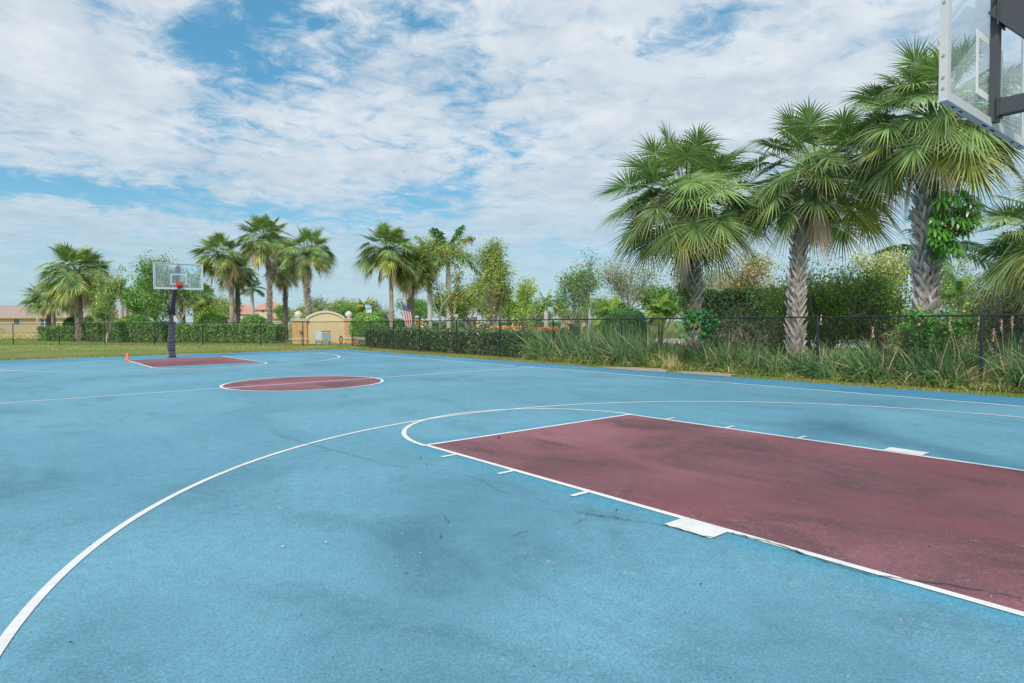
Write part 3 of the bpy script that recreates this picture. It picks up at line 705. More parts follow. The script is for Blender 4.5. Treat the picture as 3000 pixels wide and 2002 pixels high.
def booted_trunk(b, H, r0, r1, seed=0, boots=True, path=None, spike=1.0, smoothcol=(.34, .29, .25), z_from=0.0, z_to=None, col=(.52, .47, .43)):
    rs = np.random.default_rng(seed); z_to = H if z_to is None else z_to
    n = 26; zz = np.linspace(0, H, n); cx = np.zeros(n); cy = np.zeros(n)
    if path is not None: cx = np.interp(zz, [p[2] for p in path], [p[0] for p in path]); cy = np.interp(zz, [p[2] for p in path], [p[1] for p in path])
    rad = np.interp(zz, [0, .3, .8, H], [r0*1.28, r0*1.1, r0, r1])*(1+rs.normal(0, .03, n))
    core = MB(); base = np.array(smoothcol)
    cc = base[None]*np.exp(rs.normal(0, .12, (n, 1)))
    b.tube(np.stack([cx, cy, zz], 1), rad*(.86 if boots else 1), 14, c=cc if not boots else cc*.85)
    if boots:
        rows = int((z_to-z_from)/.115); k = 0
        for i in range(rows):
            z = z_from+(i+.5)*.115; x0 = np.interp(z, zz, cx); y0 = np.interp(z, zz, cy); rr = np.interp(z, zz, rad)
            for j in range(5):
                if rs.random() < .08: continue
                a = i*.628+j*2*np.pi/5+rs.normal(0, .16)+.12*math.sin(i*.7); L = rs.uniform(.20, .44)*(r0/.27)**.5; w = rs.uniform(.085, .13)*(r0/.27)
                u = np.array([math.cos(a), math.sin(a), 0]); tv = np.array([-math.sin(a), math.cos(a), 0])
                for sg in (-1, 1):          # the split base: two prongs that lean apart and cross their neighbours
                    out = rs.uniform(.12, .32)*spike; m = 4
                    tt = np.linspace(0, 1, m+1)[:, None]
                    cen = np.array([x0, y0, z])+u*rr*.82+(u*out*tt**1.3+np.array([0, 0, 1.0])*tt+tv*sg*.72*tt*(1-.15*tt))*L
                    wd = w*np.array([1.0, .95, .8, .6, .28])[:, None]; th = .022*(r0/.27)
                    sdv = tv*1.0-np.array([0, 0, 1])*sg*.35
                    A = cen-sdv*wd*.5; B = cen+sdv*wd*.5; C = B-u*th; D = A-u*th; V = np.stack([A, B, C, D], 1).reshape(-1, 3)
                    F = []
                    for q in range(m):
                        o = q*4
                        for e in range(4): F.append([o+e, o+(e+1) % 4, o+4+(e+1) % 4, o+4+e])
                    F.append([m*4, m*4+1, m*4+2, m*4+3]); F.append([3, 2, 1, 0])
                    c = np.array(col)*math.exp(rs.normal(0, .16))*np.array([1, 1+rs.normal(0, .03), 1+rs.normal(0, .05)])
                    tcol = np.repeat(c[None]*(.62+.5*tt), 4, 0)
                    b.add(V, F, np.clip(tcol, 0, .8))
def make_sabal(label, px, d, crown_px, crown_py, crown_rpx, top_py, trunk_w, seed, boots=True, group='cabbage palms', dead=4, nf=38, seg=34, spike=1.0, name='sabal_palm', smoothcol=(.34, .29, .25), px_base=None, zt=(0, None), crown=None, col=(.54, .49, .45)):
    base = at(px_base or px, d); t = thing(name, label, 'palm tree', base, 0, group); trunk_w = trunk_w*(.80 if boots else .9)
    top = at(px, d); cen = at(crown_px, d); H = zh(px, top_py, d); zc = zh(crown_px, crown_py, d)
    off = top-base; offc = cen-base
    b = MB(); booted_trunk(b, H+.15, trunk_w/2, trunk_w/2*.86, seed, boots, [(0, 0, 0), (off.x*.25, off.y*.25, H*.45), (off.x, off.y, H*.85), (off.x+(offc.x-off.x)*.3, off.y+(offc.y-off.y)*.3, H)], spike, smoothcol, zt[0], zt[1], col)
    obj('trunk', b, M_bark, t)
    if crown is None:
        b = MB(); sabal_crown(b, crown_rpx*mpp(d), nf, seed, dead, seg); me = b.mesh('crown', M_palmleaf); rr = crown_rpx*mpp(d)
    else: me, r0_ = crown; rr = crown_rpx*mpp(d)
    c = obj('crown', me, None, t); c.location = (offc.x, offc.y, zc)
    if crown is None: c.scale = (1.10, 1.10, 1.0)
    if crown is not None: s_ = rr/r0_; c.scale = (s_*1.04, s_*1.04, s_*1.02); c.rotation_euler[2] = seed*1.7
    # the fronds hang from the trunk's head below the crown's centre
    b = MB(); tp = np.array([off.x+(offc.x-off.x)*.3, off.y+(offc.y-off.y)*.3, H]); cp_ = np.array([offc.x, offc.y, zc])
    b.tube([tp-(0, 0, .1), tp*.4+cp_*.6, cp_], [trunk_w*.42, trunk_w*.36, trunk_w*.16], 10, c=(.22, .16, .11))
    rs = np.random.default_rng(seed+5); n = 90; P = tp[None]*(1-rs.random((n, 1)))+cp_[None]*rs.random((n, 1)); P = tp[None]+(cp_-tp)[None]*rs.random((n, 1))
    D = rs.normal(0, 1, (n, 3)); D[:, 2] = rs.uniform(-.2, 1.2, n); b.ribbons(P, D, trunk_w*rs.uniform(.6, 1.3, n), trunk_w*.14, 3, droop=.3, cols=jitter((.30, .22, .15), n, .25, .05))
    obj('crown_shaft', b, M_bark, t)
    return t
# the four big palms on the right
G1 = 'tall cabbage palms behind the right fence'
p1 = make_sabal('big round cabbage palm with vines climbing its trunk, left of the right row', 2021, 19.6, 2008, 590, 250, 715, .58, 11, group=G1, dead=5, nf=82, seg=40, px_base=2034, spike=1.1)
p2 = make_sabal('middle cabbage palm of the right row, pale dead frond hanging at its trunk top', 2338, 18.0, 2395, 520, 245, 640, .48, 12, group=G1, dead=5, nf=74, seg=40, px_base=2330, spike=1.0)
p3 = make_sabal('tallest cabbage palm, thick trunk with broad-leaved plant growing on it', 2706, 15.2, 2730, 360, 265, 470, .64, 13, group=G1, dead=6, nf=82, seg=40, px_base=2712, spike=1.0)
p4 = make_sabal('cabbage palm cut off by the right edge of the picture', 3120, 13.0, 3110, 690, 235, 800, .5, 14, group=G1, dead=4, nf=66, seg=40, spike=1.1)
# shared crowns for the far ones
cr_ = []
for s_ in (31, 32, 33, 34):
    b = MB(); sabal_crown(b, 2.2, 62, s_, 6, 26, wseg=1.2); cr_.append((b.mesh('crown', M_palmleaf), 2.2))
G2 = 'cabbage palms beyond the far fence'
far = [
 ('cabbage palm with bristly pale trunk, standing alone left of the far hoop', 234, 55, 232, 800, 105, 838, .60, 41, True, 0),
 ('low cabbage palm with brown hanging fronds in front of the cream house', 145, 62, 128, 875, 62, 905, .48, 42, True, 1),
 ('smooth-trunked low cabbage palm between the bristly ones, left of the far hoop', 158, 60, 186, 868, 60, 895, .42, 43, False, 2),
 ('cabbage palm mostly hidden behind the lone bristly-trunked palm', 214, 68, 240, 850, 62, 875, .50, 44, True, 3),
 ('leftmost palm of the group right of the far hoop, smooth pinkish trunk', 681, 52, 650, 752, 84, 812, .46, 45, False, 1),
 ('dark bristly-trunked palm pressed against the smooth pinkish palm trunk', 699, 55, 700, 800, 66, 838, .42, 46, True, 2),
 ('tallest palm of the group right of the far hoop', 793, 50, 782, 702, 88, 775, .45, 47, True, 0),
 ('shorter dark-trunked palm behind, right of the tallest palm in its group', 838, 53, 832, 800, 58, 825, .40, 48, True, 3),
 ('palm leaning at the left side of the arched sign wall', 897, 44.5, 905, 742, 88, 788, .50, 49, True, 2),
 ('palm with trimmed trunk and criss-cross boots left of the striped flag', 1148, 45, 1138, 735, 98, 798, .37, 50, False, 1),
 ('bristly palm just right of the striped flag', 1206, 47, 1212, 790, 78, 838, .46, 51, True, 3),
 ('small yellowish palm peeking out behind the hedge right of the far hoop', 573, 68, 590, 862, 48, 890, .34, 52, False, 0),
 ('short trimmed palm with bristly trunk right behind the far hoop post', 535, 58, 536, 868, 42, 892, .52, 58, True, 3),
]
for (lb, px, d, cx_, cy_, cr2, ty, tw, sd_, bo, ci) in far:
    pb = {897: 908, 793: 791}.get(px, px)
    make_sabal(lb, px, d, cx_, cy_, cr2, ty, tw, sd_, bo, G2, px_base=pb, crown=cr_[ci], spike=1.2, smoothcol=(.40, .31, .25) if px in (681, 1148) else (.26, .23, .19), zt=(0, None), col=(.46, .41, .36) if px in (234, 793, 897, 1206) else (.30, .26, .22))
# the boots left on the trimmed trunk
b = MB(); booted_trunk(b, 2.2, .17, .17, 77, True, None, 1.5, z_from=1.55, z_to=2.35); 
o_ = at(1148, 45); tg_ = [o for o in COL.objects if o.get('label', '').startswith('palm with trimmed trunk')][0]; obj('leaf_bases', b, M_bark, tg_)
# dead fronds hanging under some crowns
def dead_frond(parent, loc, L, seed, col=DEAD):
    rs = np.random.default_rng(seed); b = MB(); n = 46
    P = np.zeros((n, 3)); D = np.stack([rs.normal(0, .22, n), rs.normal(0, .22, n), -np.ones(n)], 1)
    b.ribbons(P, D, L*rs.uniform(.6, 1, n), .05*L, 5, droop=.1, prof=[.2, .8, 1, .8, .5, .05], cols=jitter(col, n, .15, .05)); b.tube([(0, 0, 0), (-.1, .1, .35*L), (-.05, .0, .7*L)], .03*L, 5, c=(.3, .22, .14))
    o = obj('dead_frond', b, M_palmleaf, parent); o.location = loc; return o
dead_frond(p2, (at(2385, 17.6)-p2.location)+Vector((0, 0, zh(2370, 625, 17.6))), 1.15, 3)
far_by = {o['label'][:12]: o for o in COL.objects if o.get('group') == G2}
for key, px, py, d, L in (('leftmost pal', 666, 800, 51.3, 1.5), ('leftmost pal', 690, 780, 51.3, 1.4), ('low cabbage ', 152, 872, 61, 1.2), ('low cabbage ', 137, 885, 61, 1.0), ('tallest palm', 748, 735, 49, 1.2)):
    pr = far_by[key]; dead_frond(pr, (at(px, d)-pr.location)+Vector((0, 0, zh(px, py, d))), L, px)

# feathery palms (royal, areca): an arching midrib with two rows of leaflets
def feather_crown(b, r_, nf, seed, cols=(G_M,), upright=.4, droopy=1.0, dense=34, w=.045, lw=.30):
    rs = np.random.default_rng(seed)
    for k in range(nf):
        u = (k+.5)/nf; az = k*2.39996+rs.normal(0, .2); el = 1.3-u*(1.3-upright*.3)*1.25+rs.normal(0, .08)
        d = np.array([math.cos(az)*math.cos(el), math.sin(az)*math.cos(el), math.sin(el)]); L = r_*rs.uniform(.95, 1.15)
        tt = np.linspace(0, 1, 14)[:, None]; pts = d*L*tt+np.array([0, 0, -1.0])*L*(.55*droopy)*tt**2.2*math.cos(el)
        col = np.array(cols[rs.integers(len(cols))])*rs.uniform(.8, 1.2)
        b.tube(pts, np.linspace(.022, .006, 14)*r_/2, 4, c=col*1.3, caps=False)
        ts = np.linspace(.14, .99, dense); P = np.stack([np.interp(ts, tt[:, 0], pts[:, i]) for i in range(3)], 1)
        T = np.gradient(P, axis=0); T /= np.linalg.norm(T, axis=1)[:, None]
        sd_ = np.cross(T, [0, 0, 1.0]); sd_ /= np.linalg.norm(sd_, axis=1)[:, None]+1e-9; up = np.cross(sd_, T)
        for sg in (-1, 1):
            D = T*.75+sd_*sg+up*rs.normal(.15, .25, dense)[:, None]
            Ls = r_*lw*np.sin(np.pi*(ts*.86+.10))**.6*rs.uniform(.85, 1.1, dense)
            b.ribbons(P, D, Ls, w*r_/1.0, 3, droop=rs.uniform(.4, .9), prof=[.5, 1, .7, .05], side=np.cross(D, up+rs.normal(0, .3, (dense, 3))), cols=np.clip(col[None]*np.exp(rs.normal(0, .12, (dense, 1))), 0, .9))
def make_feather(label, px, d, cy, rpx, tw, seed, cols, group=None, nf=14, shaft=True, name='royal_palm', upright=.4, droopy=1.0, trunkcol=(.50, .48, .45), stems=1, dense=34, w=.04, crown_px=None):
    base = at(px, d); t = thing(name, label, 'palm tree', base, 0, group); H = zh(px, cy, d); rr = rpx*mpp(d)
    off = (at(crown_px, d)-base) if crown_px else Vector((0, 0, 0))
    b = MB()
    if stems == 1:
        hs = .9 if shaft else 0; zz = np.linspace(0, H-hs*.9, 16); rad = tw/2*np.interp(zz/max(H, .1), [0, .08, .3, .6, 1], [1.35, 1.0, .98, 1.08, .72])
        b.tube(np.stack([zz/H*off.x, zz/H*off.y, zz], 1), rad, 12, c=np.array(trunkcol)[None]*np.exp(rng.normal(0, .06, (16, 1))))
    else:
        for k in range(stems):
            a = k*2.4; q = (.12+.05*k)*rr*.4; b.tube([(q*math.cos(a), q*math.sin(a), 0), (q*1.4*math.cos(a), q*1.4*math.sin(a), H*.8)], [.03, .022], 6, c=trunkcol)
    obj('trunk', b, M_smoothbark, t, smooth=True)
    if shaft:
        b = MB(); zt = H-.9*.9; b.tube([(off.x, off.y, zt-.05), (off.x, off.y, zt+.3), (off.x, off.y, H)], [tw*.40, tw*.42, tw*.22], 12, c=(.14, .24, .06)); obj('crown_shaft', b, M_smoothbark, t, smooth=True)
    b = MB()
    if stems == 1: feather_crown(b, rr, nf, seed, cols, upright, droopy, dense, w)
    else:
        for k in range(stems):
            a = k*2.4; q = (.12+.05*k)*rr*.6; bb = MB(); feather_crown(bb, rr*rng.uniform(.75, 1), nf, seed+k, cols, upright, droopy, dense, w)
            sh = np.array([q*math.cos(a), q*math.sin(a), rng.uniform(-.3, .1)*rr], np.float32)
            for v, f, c in zip(bb.v, bb.f, bb.c): b.v.append(v+sh)
            offn = b.n
            for f in bb.f: b.f.append(f+offn)
            b.c += bb.c; b.n += bb.n
    c = obj('crown', b, M_palmleaf, t); c.location = (off.x, off.y, H)
    return t
ROY = [(.05, .125, .045), (.07, .16, .055)]; BRI = [(.11, .20, .03), (.17, .24, .035), (.065, .15, .028)]; YEL = [(.22, .24, .035), (.14, .19, .03)]
make_feather('tall grey-trunked royal palm, left one of the pair behind the hedge', 1260, 66, 752, 92, .50, 61, ROY, 'royal palms behind the hedge', 13)
make_feather('tall grey-trunked royal palm with long fronds arching right, right one of the pair', 1315, 66, 738, 104, .48, 62, ROY, 'royal palms behind the hedge', 14)
make_feather('slim royal palm trunk between the two cabbage palms by the flag', 1187, 75, 790, 70, .50, 63, ROY, 'royal palms behind the hedge', 11)
make_feather('distant palm with pale trunk between the two leafy trees left of the far hoop', 357, 92, 850, 42, .62, 64, ROY, 'small distant palms', 11)
make_feather('slender distant palm just right of the pale-trunked distant palm', 374, 95, 862, 36, .40, 65, ROY, 'small distant palms', 9)
make_feather('thin green-topped palm in front of the pink roofs', 741, 100, 848, 50, .60, 66, [(.05, .10, .035)], 'small distant palms', 10)
make_feather('distant palm with yellowing fronds left of the multi-stemmed tree', 1600, 62, 888, 42, .45, 67, [(.06, .13, .05), (.22, .24, .06)], 'small distant palms', 12)
make_feather('bright green clumping palm behind the domed shrub', 1795, 30.5, 925, 74, .1, 68, BRI, 'bright arching palms', 13, False, 'areca_palm', .9, 1.1, (.25, .28, .08), 4, 52, .020)
make_feather('bright green clumping palm left of the vine-covered palm trunk', 1935, 27.5, 915, 66, .1, 69, BRI, 'bright arching palms', 13, False, 'areca_palm', .9, 1.1, (.25, .28, .08), 4, 52, .020)
make_feather('young lime-green palm with slim pale trunk right of the tallest palm', 2812, 20.5, 868, 78, .17, 70, BRI, 'bright arching palms', 16, False, 'areca_palm', .9, 1.0, (.52, .47, .42), 1, 56, .020)
make_feather('royal palm half hidden behind the thick trunk of the tallest palm', 2742, 42, 740, 175, .45, 71, [(.045, .10, .05), (.06, .12, .06)], None, 13, True, 'royal_palm', .2, .9)
make_feather('silvery palm behind the bare shrub at the right edge', 2935, 19, 850, 70, .2, 72, [(.20, .26, .22), (.14, .19, .15)], None, 16, False, 'silver_palm', .8, .5)
make_feather('yellow-green feathery palm beyond the round topiary bush', 1075, 78, 905, 52, .1, 73, YEL, None, 8, False, 'areca_palm', .8, 1.2, (.3, .3, .1), 4, 22, .06)

# ------------------------------------------------------------------ broadleaf trees
def tree_mesh(H, cw, seed, trunk_r=.09, fork=.3, nleaf=4500, lsize=.13, pal=(G_M,), wts=(1,), upward=.55, levels=4, barkc=(.36, .31, .27), multi=1, shape='round', spread=.135):
    """skeleton grown by repeated forking, leaf clumps around the twigs"""
    rs = np.random.default_rng(seed); tb = MB(); tips = []
    def grow(p, d, L, r_, lv):
        n = 5; pts = [p]; dd = d.copy()
        for i in range(n):
            dd = dd+rs.normal(0, .13, 3)+np.array([0, 0, .05]); dd /= np.linalg.norm(dd); pts.append(pts[-1]+dd*L/n)
        rad = np.linspace(r_, r_*.62, n+1); tb.tube(np.array(pts), rad, 7 if lv == 0 else 5 if lv < 3 else 3, c=np.array(barkc)*math.exp(rs.normal(0, .1)), caps=False)
        if lv >= 2:
            for q in pts[2:]: tips.append((q, lv))
        if lv >= levels: return
        nb = rs.integers(3, 5) if lv > 0 else rs.integers(4, 6)
        for k in range(nb):
            at_ = pts[-1] if k < 2 else np.array(pts[rs.integers(2, n+1)]); az = rs.uniform(0, 6.28)+k*2.1; sp = rs.uniform(.45, 1.0)
            nd = dd*upward+np.array([math.cos(az)*sp, math.sin(az)*sp, rs.uniform(.0, .5)]); nd /= np.linalg.norm(nd)
            grow(at_, nd, L*rs.uniform(.58, .80), r_*.55, lv+1)
    for m in range(multi):
        a = m*2.5+rs.random(); tilt = .0 if multi == 1 else .38
        grow(np.array([.1*math.cos(a)*(multi > 1), .1*math.sin(a)*(multi > 1), 0]), np.array([math.cos(a)*tilt, math.sin(a)*tilt, 1.0]), H*fork, trunk_r, 0)
    T = np.array([q for q, l in tips])
    # fit the crown into the wanted height and width
    zmax = np.percentile(T[:, 2], 99); wmax = np.percentile(np.hypot(T[:, 0], T[:, 1]), 96); zf = H*fork*.75
    allv = [v for v in tb.v]
    def warp(v):
        v = v.astype(float).copy(); k = (v[:, 2]-zf)/(zmax-zf); kk = np.clip(k, 0, None); up = v[:, 2] > zf
        v[up, 2] = zf+kk[up]*(H-zf); s_ = np.ones(len(v)); sw = (cw/2)/wmax; m_ = np.clip(kk*3, 0, 1)
        s_ = 1+(sw-1)*m_
        if shape == 'cone': s_ = s_*np.interp(kk, [0, .25, 1], [1.15, 1.2, .22])
        v[:, 0] *= s_; v[:, 1] *= s_; return v
    tb.v = [warp(v).astype(np.float32) for v in allv]; T = warp(T)
    lb = MB(); idx = rs.integers(0, len(T), nleaf)
    sp = spread*cw*.5
    P = T[idx]+rs.normal(0, 1, (nleaf, 3))*np.array([sp, sp, sp*.8])
    # clumped hue: nearby twigs share a tone
    cl = rs.integers(0, len(pal), len(T)); pp = np.array(pal)[cl[idx]]*.5+pick(pal, wts, nleaf)*.5
    cols = np.clip(pp*np.exp(rs.normal(0, .22, (nleaf, 1)))*np.exp(rs.normal(0, .30, (len(T), 1)))[idx], .006, .8)
    P[:, 2] = np.maximum(P[:, 2], .25)
    lb.leaves(P, lsize*rs.uniform(.7, 1.3, nleaf), cols, .5)
    return tb.mesh('trunk', M_bark), lb.mesh('crown', M_leaf)
def plant_tree(label, px, d, top_py, wpx, seed, group=None, name='broadleaf_tree', meshes=None, refH=None, off=0, **kw):
    base = at(px, d); H = zh(px, top_py, d); cw = wpx*mpp(d)
    t = thing(name, label, 'tree', base, 0, group)
    if meshes is None: meshes = tree_mesh(H, cw, seed, **kw); sc = (1, 1, 1)
    else: sc = (cw/refH[1], cw/refH[1], H/refH[0])
    for nm, me in zip(('trunk', 'crown'), meshes):
        o = obj(nm, me, None, t); o.scale = sc; o.rotation_euler[2] = 0
    return t
OLV = [(.12, .17, .045), (.17, .20, .06), (.07, .12, .035)]; GRN = [(.06, .13, .03), (.10, .19, .035), (.035, .085, .022)]
GRY = [(.11, .14, .085), (.16, .18, .12), (.07, .10, .06)]; RED = [(.20, .12, .04), (.11, .17, .035), (.06, .12, .03), (.14, .19, .04)]
YLW = [(.17, .14, .06), (.14, .15, .05), (.09, .13, .04), (.21, .14, .07)]; BRT = [(.16, .25, .04), (.09, .17, .03), (.24, .27, .05)]
plant_tree('slim tree with pale trunk and sparse olive crown left of the far hoop', 312, 50, 792, 92, 81, trunk_r=.10, fork=.36, nleaf=4200, lsize=.15, pal=OLV, wts=(2, 2, 1), barkc=(.50, .42, .36))
plant_tree('wide green tree seen through the glass of the far backboard', 526, 50, 768, 185, 82, trunk_r=.11, fork=.30, nleaf=9500, lsize=.16, pal=GRN, wts=(3, 1, 3), barkc=(.50, .44, .39), spread=.13)
plant_tree('dense green tree between the distant palms and the far hoop', 428, 64, 812, 120, 83, trunk_r=.12, fork=.26, nleaf=6500, lsize=.20, pal=GRN, wts=(2, 2, 1), barkc=(.45, .4, .36))
plant_tree('yellow-green bushy tree low behind the hedge under the far backboard', 605, 70, 872, 130, 84, trunk_r=.1, fork=.22, nleaf=4200, lsize=.24, pal=BRT, wts=(2, 1, 1))
plant_tree('open tree with pale upright branches in front of the royal palms', 1292, 47, 700, 165, 85, trunk_r=.10, fork=.34, nleaf=8200, lsize=.15, pal=RED, wts=(1, 2, 2, 1), barkc=(.36, .31, .26), spread=.11)
plant_tree('pointed tree with rust tinted leaves rising above the hedge', 1456, 44, 718, 205, 86, trunk_r=.12, fork=.24, nleaf=11000, lsize=.15, pal=RED, wts=(1, 3, 3, 2), shape='cone', upward=1.0, barkc=(.42, .36, .32))
plant_tree('smaller green tree at the right shoulder of the pointed tree', 1538, 46, 822, 110, 87, trunk_r=.09, fork=.28, nleaf=3800, lsize=.16, pal=BRT, wts=(1, 3, 1), barkc=(.42, .36, .32))
plant_tree('green tree filling the gap between the open tree and the pointed tree', 1390, 52, 835, 150, 88, trunk_r=.12, fork=.26, nleaf=6000, lsize=.18, pal=[(.06, .13, .03), (.12, .18, .035), (.2, .16, .05)], wts=(2, 2, 1))
plant_tree('multi-stemmed tree with airy dark green crown above the reed clumps', 1680, 37, 762, 175, 89, trunk_r=.09, fork=.30, nleaf=5200, lsize=.13, pal=GRN, wts=(3, 1, 3), multi=3, barkc=(.32, .28, .25), upward=.8)
plant_tree('sparse grey-green tree behind the bright clumping palms', 1850, 58, 782, 200, 90, 'grey-green trees in the distance', trunk_r=.14, fork=.28, nleaf=6000, lsize=.17, pal=GRY, wts=(1, 1, 1), barkc=(.3, .27, .25), spread=.2)
plant_tree('grey-green tree behind the vine-covered palm trunk', 2030, 56, 800, 190, 91, 'grey-green trees in the distance', trunk_r=.14, fork=.28, nleaf=6500, lsize=.17, pal=GRY, wts=(1, 1, 1), barkc=(.3, .27, .25), spread=.2)
plant_tree('straggly tree with amber leaves above the dark hedge', 2195, 38, 762, 255, 92, trunk_r=.14, fork=.22, nleaf=9500, lsize=.14, pal=YLW, wts=(2, 2, 2, 1), barkc=(.35, .3, .25), spread=.14)
plant_tree('olive tree crown left of the tallest palm trunk', 2600, 34, 742, 190, 93, trunk_r=.14, fork=.25, nleaf=5500, lsize=.14, pal=[(.20, .22, .08), (.13, .17, .06), (.3, .28, .12)], wts=(1, 2, 1), spread=.16)
plant_tree('fine-leaved green tree right behind the tallest palm trunk', 2775, 26, 772, 120, 94, trunk_r=.08, fork=.3, nleaf=4200, lsize=.09, pal=[(.12, .17, .06), (.08, .13, .04)], wts=(1, 1), spread=.2)
# distant tree line, individual trees that share three meshes
D3 = [tree_mesh(6.0, 7.0, 201+k, trunk_r=.18, fork=.22, nleaf=5200, lsize=.34, pal=p_, wts=(1, 1, 1), spread=.17) for k, p_ in enumerate((OLV, GRY, GRN))]
dl = [(885, 112, 905, 95, 0, 'olive tree beyond the sign wall, left'), (945, 118, 882, 115, 1, 'tree rising right above the arch of the sign wall'), (1000, 112, 884, 110, 0, 'tree above the right ball of the sign wall'),
      (1040, 105, 900, 80, 2, 'low green tree right of the arch, beyond the road'), (1105, 98, 890, 90, 1, 'grey-green tree behind the topiary bush'), (840, 120, 900, 60, 2, 'small tree between pink roofs and sign wall'),
      (1230, 95, 880, 110, 2, 'green tree low behind the striped flag'), (1330, 98, 872, 130, 2, 'green tree mass behind the royal palm trunks'), (1420, 100, 880, 120, 0, 'olive tree low behind the feather banners'),
      (1500, 96, 890, 100, 2, 'green tree low behind the pointed tree'), (1580, 105, 893, 95, 1, 'grey-green tree behind the yellowing distant palm'), (1770, 100, 880, 130, 0, 'olive tree low behind the clumping palms'),
      (470, 95, 862, 130, 2, 'tree low behind the far hoop'), (640, 100, 878, 110, 0, 'tree low behind the smooth pinkish palm trunk'), (320, 105, 880, 90, 2, 'tree low behind the slim pale-trunked tree'),
      (2420, 60, 842, 170, 1, 'distant tree behind the big green bush, left part'), (2540, 58, 836, 170, 0, 'distant tree behind the big green bush, right part'), (2880, 55, 850, 200, 0, 'distant tree seen under the right palm'), (3020, 50, 840, 200, 2, 'distant tree at the right edge of the picture'),
      (2100, 70, 850, 170, 0, 'distant tree behind the dark hedge'), (1950, 72, 845, 170, 2, 'distant tree between the clumping palms'), (1680, 110, 912, 110, 0, 'low tree in front of the red roof'), (400, 110, 885, 90, 0, 'tree low between the distant palms and the hoop')]
for k, (px, d, ty, wp, mi, lb) in enumerate(dl):
    plant_tree(lb, px, d, ty, wp, 0, 'trees in the far tree line', 'distant_tree', D3[mi], (6.0, 7.0))

# ------------------------------------------------------------------ hedges and shrubs
def hedge_cloud(b, shape, n, lsize, pal, wts, dims, seed, skin=.22, clump=.35):
    rs = np.random.default_rng(seed)
    if shape == 'box':
        L, W, H = dims; A = np.array([L*W, L*H, L*H, W*H, W*H]); f = rs.choice(5, n, p=A/A.sum()); u = rs.random((n, 2)); P = np.zeros((n, 3)); Nn = np.zeros((n, 3))
        for k in range(5):
            m = f == k
            if k == 0: P[m] = np.stack([u[m, 0]*L, (u[m, 1]-.5)*W, np.full(m.sum(), H)], 1); Nn[m] = (0, 0, 1)
            elif k in (1, 2): s_ = 1 if k == 1 else -1; P[m] = np.stack([u[m, 0]*L, np.full(m.sum(), s_*W/2), u[m, 1]*H], 1); Nn[m] = (0, s_, 0)
            else: s_ = 0 if k == 3 else L; P[m] = np.stack([np.full(m.sum(), s_), (u[m, 0]-.5)*W, u[m, 1]*H], 1); Nn[m] = (1 if k == 4 else -1, 0, 0)
    else:
        rx, ry, rz = dims; v = rs.normal(0, 1, (n, 3)); v /= np.linalg.norm(v, axis=1)[:, None]; v[:, 2] = np.where(v[:, 2] < -.55, -v[:, 2], v[:, 2]); Nn = v.copy(); P = v*np.array([rx, ry, rz])
    # uneven surface: low-frequency bumps
    ph = rs.uniform(0, 6.28, 6); bump = .05*np.sin(P[:, 0]*3.1+ph[0])*np.sin(P[:, 2]*4+ph[1])+.05*np.sin(P[:, 0]*7.3+P[:, 1]*5+ph[2])+.035*np.sin(P[:, 0]*13+P[:, 2]*11+ph[3])
    depth = rs.random(n)**1.6*skin-np.where(rs.random(n) < .05, rs.random(n)*.16, 0)
    P = P+Nn*(bump-depth)[:, None]+rs.normal(0, .02, (n, 3))
    tone = np.sin(P[:, 0]*2.3+ph[4])*np.sin(P[:, 2]*3.3+ph[5])*.18
    pal = np.array(pal, float); cols = pick(pal, wts, n)*np.exp(rs.normal(0, .30, (n, 1))+tone[:, None])
    b.leaves(P, lsize*rs.uniform(.7, 1.3, n), np.clip(cols, .006, .8), .55, Nrm=Nn)
M_twig_core = mat('twigs', (.10, .075, .055), .95, vary=.5, vscale=18, col2=(.035, .04, .025))
def hedge(label, px0, d0, px1, d1, top_py, W, seed, n=9000, lsize=.09, pal=((.04, .10, .025), (.07, .15, .035), (.14, .20, .05)), wts=(3, 3, 1), group='clipped hedges', name='hedge', H=None, gaps=0.0):
    A = at(px0, d0); B = at(px1, d1); L = (B-A).length; H = H or zh((px0+px1)/2, top_py, (d0+d1)/2)
    t = thing(name, label, 'hedge', A, math.atan2((B-A).y, (B-A).x), group)
    b = MB(); hedge_cloud(b, 'box', n, lsize, pal, wts, (L, W, H), seed); obj('foliage', b, M_leaf, t)
    # woody inside: a tangle of stems, and a solid dark core
    rs = np.random.default_rng(seed); b = MB(); m = int(L*14)
    for k in range(m):
        x = rs.uniform(.1, L-.1); y = rs.uniform(-W*.28, W*.28); h = H*rs.uniform(.6, .92)
        b.tube([(x, y, 0), (x+rs.normal(0, .1), y+rs.normal(0, .08), h*.5), (x+rs.normal(0, .2), y+rs.normal(0, .12), h)], [.018, .012, .006], 4, c=(.25, .2, .16), caps=False)
    b.box(.15, L-.15, -W*.30, W*.30, .10, H*.88)  # core box, the shade inside the hedge put into its dark colour
    obj('branches', b, M_twig_core, t)
    return t
hedge('low end of the clipped hedge in front of the cream house', 128, 57, 232, 56, 957, 1.1, 301, 7000, .11)
hedge('clipped hedge between the bristly palm trunk and the slim pale trunk', 246, 56, 308, 54, 943, 1.2, 302, 5500, .11, ((.03, .085, .025), (.055, .13, .03), (.12, .18, .05)), (3, 3, 1))
hedge('clipped hedge left of the far hoop post', 317, 53, 496, 50, 944, 1.2, 303, 11000, .11)
hedge('long clipped hedge right of the far hoop post', 528, 49.5, 824, 47, 950, 1.2, 304, 15000, .105)
